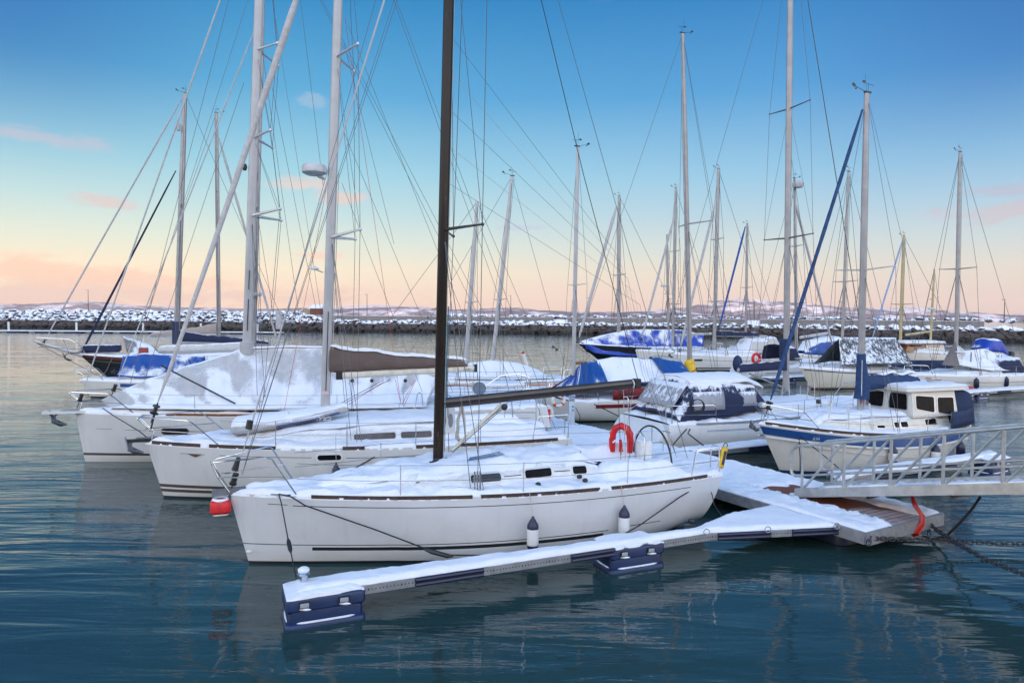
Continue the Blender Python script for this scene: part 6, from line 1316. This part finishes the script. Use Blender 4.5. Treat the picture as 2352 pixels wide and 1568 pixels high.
def finger(label, F, Bk, z=.46, floats=(), bumpers=((.12, .24), (.5, .62)), rings=(), holes=True, th=.075, sn=90, cat='pontoon', gusset=False):
    e = tag(empty('finger_pontoon', (0, 0, 0)), label, cat, 'finger pontoons'); F = [Vector(p) for p in F]; Bk = [Vector(p) for p in Bk]
    for P, nr in ((F, True), (Bk, False)):
        for a, b in zip(P, P[1:]): beam(e, a, b, .13, .05, z - .07, holes=holes and nr)
    a, b = F[0], F[1]
    for f0, f1, seg in bumpers:
        a, b = F[seg], F[seg + 1]; p, q = a.lerp(b, f0), a.lerp(b, f1); d = (q - p); nrm = Vector((d.y, -d.x, 0)).normalized() * .035; mb = MB()
        mb.tube([p + nrm + Vector((0, 0, z - .035)), q + nrm + Vector((0, 0, z - .035))], .035, 8); mb.tube([p + nrm + Vector((0, 0, z - .11)), q + nrm + Vector((0, 0, z - .11))], .035, 8)
        mb.box(((p + q) / 2 + nrm * .6 + Vector((0, 0, z - .07))), (d.length, .05, .10), math.atan2(d.y, d.x)); mb.build('rubber_bumper', FNAVY, e)
    slabsnow(F, Bk, z, th, e, F[0].x, sn)
    for c, an_ in floats: floatbox(e, c, an_, top=z)
    for p in rings: MB().torus((p[0], p[1], z + .05), .055, .009, 'Y', 14, 6).build('mooring_ring', STEEL, e)
    return e
def g0(px, py, z): p = G(px, py, z); return Vector((p.x, p.y, 0))
U = Vector((math.cos(math.radians(23.9)), math.sin(math.radians(23.9)), 0)); Vv = Vector((-U.y, U.x, 0))
f0 = g0(845, 1340, .46) - U * 1.02; f1 = g0(1632, 1222, .46); f2 = g0(1928, 1208, .46)
bk0 = f0 + Vv * .48; bk1 = g0(1590, 1213, .5) ; bk2 = g0(1772, 1158, .5); bm_ = g0(1676, 1178, .5)
lenF = (f1 - f0).length
finger('narrow snow-covered finger pontoon with blue floats in front of the nearest boat', [f0, f1, f2], [bk0, bk1, bm_, bk2], .455,
       [(g0(750, 1432, 0).lerp(g0(750, 1432, 0), 1) + Vv * .30, math.radians(23)), (g0(1465, 1308, 0) + Vv * .30, math.radians(23))],
       [(.235, .385, 0), (.655, .75, 0) if 0 else (.60, .715, 0), (.05, .45, 1), (.62, .98, 1)] if 1 else (), [g0(1623, 1222, .5), g0(1764, 1216, .5), g0(1922, 1208, .5)], sn=150)
MB().lathe((f0.x + .02, f0.y + .3, .5), [(.05, 0), (.06, .12), (.09, .14), (.05, .18)], 10).build('bollard', STEEL, bpy.data.objects['finger_pontoon']); MB().ball((f0.x + .02, f0.y + .3, .70), (.09, .09, .05), 8, 6).build('bollard_snow', SNOW, bpy.data.objects['finger_pontoon'])
for px, py in ((1372 + 215, 1204), (1600, 1208)):
    pass
p = g0(1588, 1203, .5); MB().ball((p.x, p.y, .56), (.07, .05, .045), 8, 6).build('cleat', BLACK, bpy.data.objects['finger_pontoon'])
rf = [g0(1925, 1103, .5), g0(1972, 1090, .5), g0(2100, 1073, .5), g0(2252, 1050, .5), g0(2296, 1044, .5)]; rb_ = [g0(1900, 1082, .5), g0(1977, 1077, .5), g0(2103, 1058, .5), g0(2230, 1042, .5), g0(2278, 1036, .5)]
finger('snow-covered finger pontoon with a blue float between the motorsailer and the gangway', rf, rb_, .48, [((rf[3] + rf[4]) / 2 + Vv * .1 + Vector((.1, 0, 0)), math.radians(30))], [(.28, .72, 1), (.1, .6, 2)], [rf[0]], sn=90)
a = g0(1604, 1034, .5); U2 = Vector((math.cos(math.radians(26)), math.sin(math.radians(26)), 0)); V2 = Vector((-U2.y, U2.x, 0))
finger('finger pontoon between the snowy tent boat and the motorsailer bow', [a, a + U2 * 9], [a + V2 * .6 - U2 * .3, a + U2 * 9 + V2 * .6], .46, [(a + U2 * 8.5 + V2 * .3, math.radians(26))], [(.22, .36, 0), (.55, .7, 0)])
a = g0(2195, 903, .45); finger('far finger pontoon at the right edge in front of the cream boat', [a, a + U2 * 13], [a + V2 * .8, a + U2 * 13 + V2 * .8], .44, [(a + U2 * 1.2 + V2 * .3, math.radians(26)), (a + U2 * 2.6 + V2 * .3, math.radians(26))], [(.3, .4, 0), (.55, .65, 0)], holes=False)
a = g0(1925, 872, .45); finger('far finger pontoon below the camouflage tent boat', [a, a + U2 * 8], [a + V2 * .8, a + U2 * 8 + V2 * .8], .44, [(a + U2 * .8 + V2 * .3, math.radians(26))], [(.3, .5, 0)], holes=False)
a = g0(1768, 868, .45); finger('far finger pontoon with snow behind the navy sail cover of the motorsailer', [a, a + U2 * 7], [a + V2 * .8, a + U2 * 7 + V2 * .8], .44, [(a + U2 * 2.0 + V2 * .3, math.radians(26))], [(.3, .5, 0)], holes=False)
for (px, py, lb) in ((2217, 893, 'small red kayak-like float with snow at the right edge finger'), (1778, 860, 'small red float with snow seen left of the tall mast')):
    P = g0(px, py, .3); e = tag(empty('red_float', (P.x, P.y, 0), .4), lb, 'float', 'red floats'); MB().rbox((0, 0, .3), (1.5, .6, .4), .2).build('body', RED, e); MB().rbox((0, 0, .53), (1.35, .5, .1), .15).build('snow_cap', SNOW, e)
P = g0(2228, 890, .3); e = tag(empty('mooring_pole', (P.x, P.y, .4)), 'thin grey pole with a crossbar standing by the red float at the right edge', 'pole'); MB().tube([(0, 0, 0), (0, 0, 2.1)], .035, 6).build('pole', WIRE, e); MB().box((-.25, 0, 2.12), (1.5, .12, .06)).build('crossbar', SNOW, e)
# main walkway
P1, P2 = g0(1990, 1222, .5), g0(2162, 1177, .5); dA = (g0(1369, 1039, .5) - P1).normalized(); PL = 21.0
P4 = P1 + dA * PL; P3 = P2 + dA * (PL - .5)
wk = tag(empty('main_pontoon', (0, 0, 0)), 'wide snowy wooden walkway pontoon leading back between the boats', 'pontoon')
X2 = (P2 - P1).normalized()
def deckf(t, p):
    co = t.coord(); 
    u = t.node('ShaderNodeVectorMath', operation='DOT_PRODUCT'); t.put(u.inputs[0], co); u.inputs[1].default_value = tuple(dA)
    k = t.m('FRACT', t.m('MULTIPLY', u.outputs['Value'], 6.8)); n = t.noise(co, 6, 5, .65); n2 = t.noise(co, 1.3, 5, .6)
    cc = t.mix(n, (.13, .034, .014), (.30, .085, .032)); cc = t.mix(t.m('LESS_THAN', k, .07), cc, (.015, .01, .008))
    d = t.node('ShaderNodeVectorMath', operation='DISTANCE'); t.put(d.inputs[0], co); d.inputs[1].default_value = tuple(P1.lerp(P2, .5) + Vector((0, 0, .48)))
    sn_k = t.m('MULTIPLY', t.ss(t.m('ADD', n2, t.m('MULTIPLY', t.ss(d.outputs['Value'], 1.9, .4), .26)), .58, .78), t.m('GREATER_THAN', k, .14))
    t.put(p.inputs['Base Color'], t.mix(t.m('MULTIPLY', sn_k, .55), cc, (.72, .74, .80))); p.inputs['Roughness'].default_value = .55
m_ = MB(); m_.loft([[(q.x, q.y, zz) for q in (P1, P2, P3, P4)] for zz in (.40, .48)], True, True, True); m_.build('planking', mat('pontoon_planks', deckf), wk, smooth=False)
beam(wk, P1 + Vector((0, 0, 0)) - X2 * .03, P4 - X2 * .03, .22, .06, .39); beam(wk, P2 + X2 * .03, P3 + X2 * .03, .22, .06, .39); beam(wk, P1 - dA * .03, P2 - dA * .03, .24, .06, .385, 'end_beam')
m_ = MB()
for f in (.04, .1, .9, .96): p = P1.lerp(P2, f) - dA * .065; m_.lathe((p.x, p.y, .40), [(.022, 0), (.022, .01)], 8)
for i in range(3): MB().rbox((P1 + X2 * 1.3 + dA * (1.2 + i * 6.5) + Vector((0, 0, .12))), (2.2, 1.2, .42), .2, math.atan2(X2.y, X2.x)).build('float', FNAVY, wk)
def woodhole(p):
    r = p - P1; a = r.dot(dA); x = r.dot(X2) / (P2 - P1).length
    k = sstep(.32, .38, x + .03 * fn(a * 2, 3)) * (1 - sstep(.74, .82, x + .03 * fn(a * 2.5, 8))) * (1 - sstep(2.9, 3.4, a + .5 * fn(x * 5, a))); k2 = 0
    rim = .06 * sstep(.18, .27, x) * (1 - sstep(.34, .37, x)) * (a < 4) * abs(fn(p.x * 12, p.y * 12))
    tr = -.03 * max(0, 1 - abs(x - .5 + .1 * fn(a * .4)) * 5) * (1 + fn(p.x * 8, p.y * 8)) * .6
    return -.2 * max(k, k2) + rim * 2 + tr + .025 * fn(p.x * 5, p.y * 5, 4) - .02 * (x < .27) * 0
slabsnow([P1 - dA * .02, P4], [P2 - dA * .02, P3], .47, .085, wk, 4.0, 260, 60, wood=woodhole)
for (px, py, lb) in ((1313, 978, 'grey-white power pedestal on the pontoon by the red-striped boat, right of the pair'), (1218, 962, 'grey-white power pedestal behind the black boom, left of the pair')):
    P = g0(px, py, .5); e = tag(empty('power_pedestal', (P.x, P.y, .5), math.radians(-8)), lb, 'power pedestal', 'power pedestals on the pontoon'); PM = plain('pedestal_grey', (.42, .47, .52), .45)
    MB().rbox((0, 0, .45), (.21, .2, .9), .02).build('body', PM, e)
    for k in range(4): MB().rbox((0, 0, .93 + k * .05), (.22, .21, .028), .02).build('louvre', PM, e)
    MB().box((0, 0, 1.0), (.17, .16, .2)).build('lamp_core', BLACK, e, smooth=False); MB().rbox((0, 0, 1.14), (.2, .2, .05), .03).build('snow_cap', SNOW, e)
    for k in (0, 1): MB().lathe((.04, -.115, .72 - k * .13), [(.035, 0), (.035, .03), (.02, .04)], 10, 'Y').build('socket', plain('socket_blue', (.03, .12, .3), .4), e)
rope([D(1322, 935, 24.6), D(1332, 955, 24.4), D(1330, 975, 24.5), D(1345, 984, 24.3)], .012, DROPE, 'black cable hanging from the power pedestal', 'power_cable', 'cable')
# ================================================================== gangway
gw = tag(empty('gangway', (0, 0, 0)), 'aluminium truss gangway with handrails sloping down to the snowy pontoon', 'gangway')
GA = Vector((6.36, 15.0, .50)); GD = Vector((1.76, -2.65, .76)) / 3.27; GW = Vector((.83, .555, 0)).normalized() * 1.12
def gp(s, h, side=0): return GA + GD * s + Vector((0, 0, h)) + GW * side
def gs(px):                # distance along the near side where a photo column crosses it
    r = (px - CW / 2) / FPX; lo, hi = -.5, 8
    for _ in range(30):
        m_ = (lo + hi) / 2; q = gp(m_, .2); 
        if q.x / q.y < r: lo = m_
        else: hi = m_
    return lo
Lg = 8.2; Gal = plain('brushed_aluminium', (.52, .52, .50), .42, .7, var=.14, nscale=5)
rot_ = Vector((GD.x, GD.y, 0)).normalized()
for sd_, nm in ((0, 'near'), (1, 'far')):
    o = -1 if sd_ == 0 else 1
    mb = MB(); w_ = GW.normalized() * .05
    mb.loft([[gp(s, h, sd_) + w_ * k for h, k in ((-.02, -1), (.18, -1), (.18, 1), (.155, 1), (.155, -.4), (.005, -.4), (.005, 1), (-.02, 1))] for s in (-.05, Lg)], True, True, True); mb.build('side_beam', Gal, gw, smooth=False)
    v0 = gs(1850) if sd_ == 0 else gs(1850) + .0
    st = 0.98; s0 = .10 if sd_ == 0 else .12; H_ = 1.12
    mb = MB(); s1_ = s0 - .28; lw = gp(s0, .46, sd_)
    mb.tube([gp(s0 + .02, .46, sd_), gp(s1_ + .12, .46, sd_), gp(s1_ + .02, .52, sd_), gp(s1_, .62, sd_), gp(s1_ - .02, H_ - .18, sd_), gp(s1_ + .02, H_ - .06, sd_), gp(s1_ + .14, H_, sd_), gp(s0 + .3, H_ + .0, sd_), gp(Lg, H_, sd_)], .035, 8); mb.build('handrail', Gal, gw)
    MB().tube([gp(s0, .46, sd_), gp(Lg, .46, sd_)], .024, 6).build('middle_rail', Gal, gw)
    k = 0
    while s0 + k * st < Lg:
        s_ = s0 + k * st; MB().tube([gp(s_, .18, sd_), gp(s_ - .0, H_, sd_)], .031, 8).build('post', Gal, gw); MB().tube([gp(s_ + .05, .18, sd_), gp(min(s_ + st - .04, Lg), H_ - .02, sd_)], .027, 8).build('diagonal', Gal, gw); k += 1
m_ = MB(); m_.loft([[gp(s, .04, .04), gp(s, .07, .04), gp(s, .07, .96), gp(s, .04, .96)] for s in (0, Lg)], True, True, True); m_.build('tread', GALV, gw, smooth=False)
m_ = MB()
rows = [[gp(lerp(.1, Lg, i / 120), .075 + max(-.02, .035 + .08 * fn(i * .35, j)), lerp(.06, .94, j / 8)) for j in range(9)] for i in range(121)]; m_.grid(rows); m_.build('tread_snow', SNOW, gw, auto=False)
mb = MB(); snowcap(mb, [gp(s, .175, 0) + GW.normalized() * .02 for s in (.6, 1.5, 2.2)], .035, .03, 2.0); mb.build('beam_snow', SNOW, gw); mb = MB(); snowcap(mb, [gp(s, .175, 0) + GW.normalized() * .02 for s in (2.9, 3.8, 5)], .035, .03, 5.0); mb.build('beam_snow', SNOW, gw)
for sd_ in (0, 1):
    q = gp(-.12, -.02, sd_); MB().lathe(q, [(.03, -.06), (.10, -.05), (.10, .05), (.03, .06)], 18, 'X').build('wheel', FWHITE, gw).rotation_euler = (0, 0, 0)
for s_ in (1.6, 3.2, 4.8): MB().box(gp(s_, -.05, .5), (.06, 1.1, .06), math.atan2(GW.y, GW.x) - math.pi / 2).build('cross_member', BLACK, gw, smooth=False)
rh = plain('red_hose', (.48, .02, .015), .45)
pA = D(2096, 1142, 13.6); rope([pA, D(2100, 1160, 13.4), D(2116, 1180, 13.3), D(2117, 1200, 13.25), D(2100, 1222, 13.2), D(2092, 1224, 13.3)], .035, rh, 'thick red hose hanging from the gangway, left of two', 'hose', 'hose', 'red hoses under the gangway'); rope([pA + Vector((.05, .1, 0)), D(2106, 1165, 13.5), D(2120, 1185, 13.4), D(2121, 1205, 13.3), D(2108, 1226, 13.2), D(2098, 1229, 13.3)], .035, rh, 'thick red hose hanging from the gangway, right of two', 'hose', 'hose', 'red hoses under the gangway')
rope([D(2252, 1140, 12.6), D(2235, 1165, 12.7), D(2205, 1200, 12.9), D(2172, 1232, 13.2), D(2140, 1238, 13.6), D(2120, 1230, 13.9)], .024, DROPE, 'black cable arching down from the gangway to the pontoon end', 'power_cable', 'cable')
def chain(pts, label, r=.018, ln_=.13):
    P = [Vector(p) for p in pts]; Q = []; mb = MB(); d = [0]
    for a, b in zip(P, P[1:]): d.append(d[-1] + (b - a).length)
    n = int(d[-1] / (ln_ * .72))
    def at(s):
        for i in range(len(P) - 1):
            if s <= d[i + 1] + 1e-9: return P[i].lerp(P[i + 1], (s - d[i]) / max(1e-9, d[i + 1] - d[i])), (P[i + 1] - P[i]).normalized()
        return P[-1], (P[-1] - P[-2]).normalized()
    for i in range(n):
        c, t = at((i + .5) / n * d[-1]); s_ = t.orthogonal().normalized(); s_ = Matrix.Rotation(.6, 3, t) @ s_
        if i % 2: s_ = t.cross(s_)
        loop = [c + t * ((ln_ * .32) * math.copysign(1, math.cos(a)) * (1 if abs(math.cos(a)) > .35 else abs(math.cos(a)) / .35) + math.cos(a) * .03) + s_ * math.sin(a) * .036 for a in [2 * math.pi * k / 12 for k in range(13)]]
        mb.tube(loop, r * .65, 5, False)
    return tag(mb.build('anchor_chain', plain('dark_chain', (.06, .06, .065), .6, .5)), label, 'chain', 'mooring chains of the pontoon')
chain([D(2006, 1236, 12.5), D(2080, 1238, 12.7), D(2180, 1240, 12.9), D(2290, 1248, 12.9), D(2400, 1250, 12.8)], 'heavy dark chain running level to the right from the pontoon corner')
chain([D(2128, 1195, 13.7), D(2150, 1215, 13.3), D(2190, 1243, 12.6), D(2260, 1282, 11.8), D(2360, 1322, 11.0)], 'heavy dark chain slanting down to the right edge from the pontoon end'); chain([D(2133, 1196, 13.7), D(2134, 1228, 13.6)], 'short dark chain hanging straight down at the pontoon end', .016, .11)
chain([D(2000, 1234, 12.4), D(1994, 1248, 12.3)], 'short chain end hanging at the near corner of the pontoon', .018, .11)
for px, py, lb in ((1279, 803, 'small dark duck swimming in open water right of the slanting masts'), (1271, 797, 'small dark duck farther out beside the other duck')):
    P = G(px, py, 0); e = tag(empty('duck', P, .4), lb, 'duck', 'ducks on the water'); m_ = MB(); m_.ball((0, 0, .08), (.24, .12, .11), 10, 7); m_.tube([(-.16, 0, .12), (-.22, 0, .24), (-.26, 0, .30)], [.05, .04, .05], 7); m_.tube([(-.26, 0, .30), (-.36, 0, .28)], [.03, .012], 5); m_.tube([(.2, 0, .1), (.32, 0, .16)], [.06, .01], 5); m_.build('body', plain('dark_feathers', (.04, .035, .03), .8), e)
# ================================================================== haze over the fjord
hzm = bpy.data.materials.new('haze'); hzm.use_nodes = True; hn_ = hzm.node_tree; hn_.nodes.clear()
pv = hn_.nodes.new('ShaderNodeVolumePrincipled'); ho = hn_.nodes.new('ShaderNodeOutputMaterial'); hn_.links.new(pv.outputs[0], ho.inputs['Volume'])
pv.inputs['Color'].default_value = (0.93, 0.93, 0.93, 1); pv.inputs['Density'].default_value = 0.000045
mb = MB(); mb.box((0, 4300, 140), (18400, 10200, 290)); hb_ = mb.build('haze', hzm, smooth=False); tag(hb_, kind='stuff')
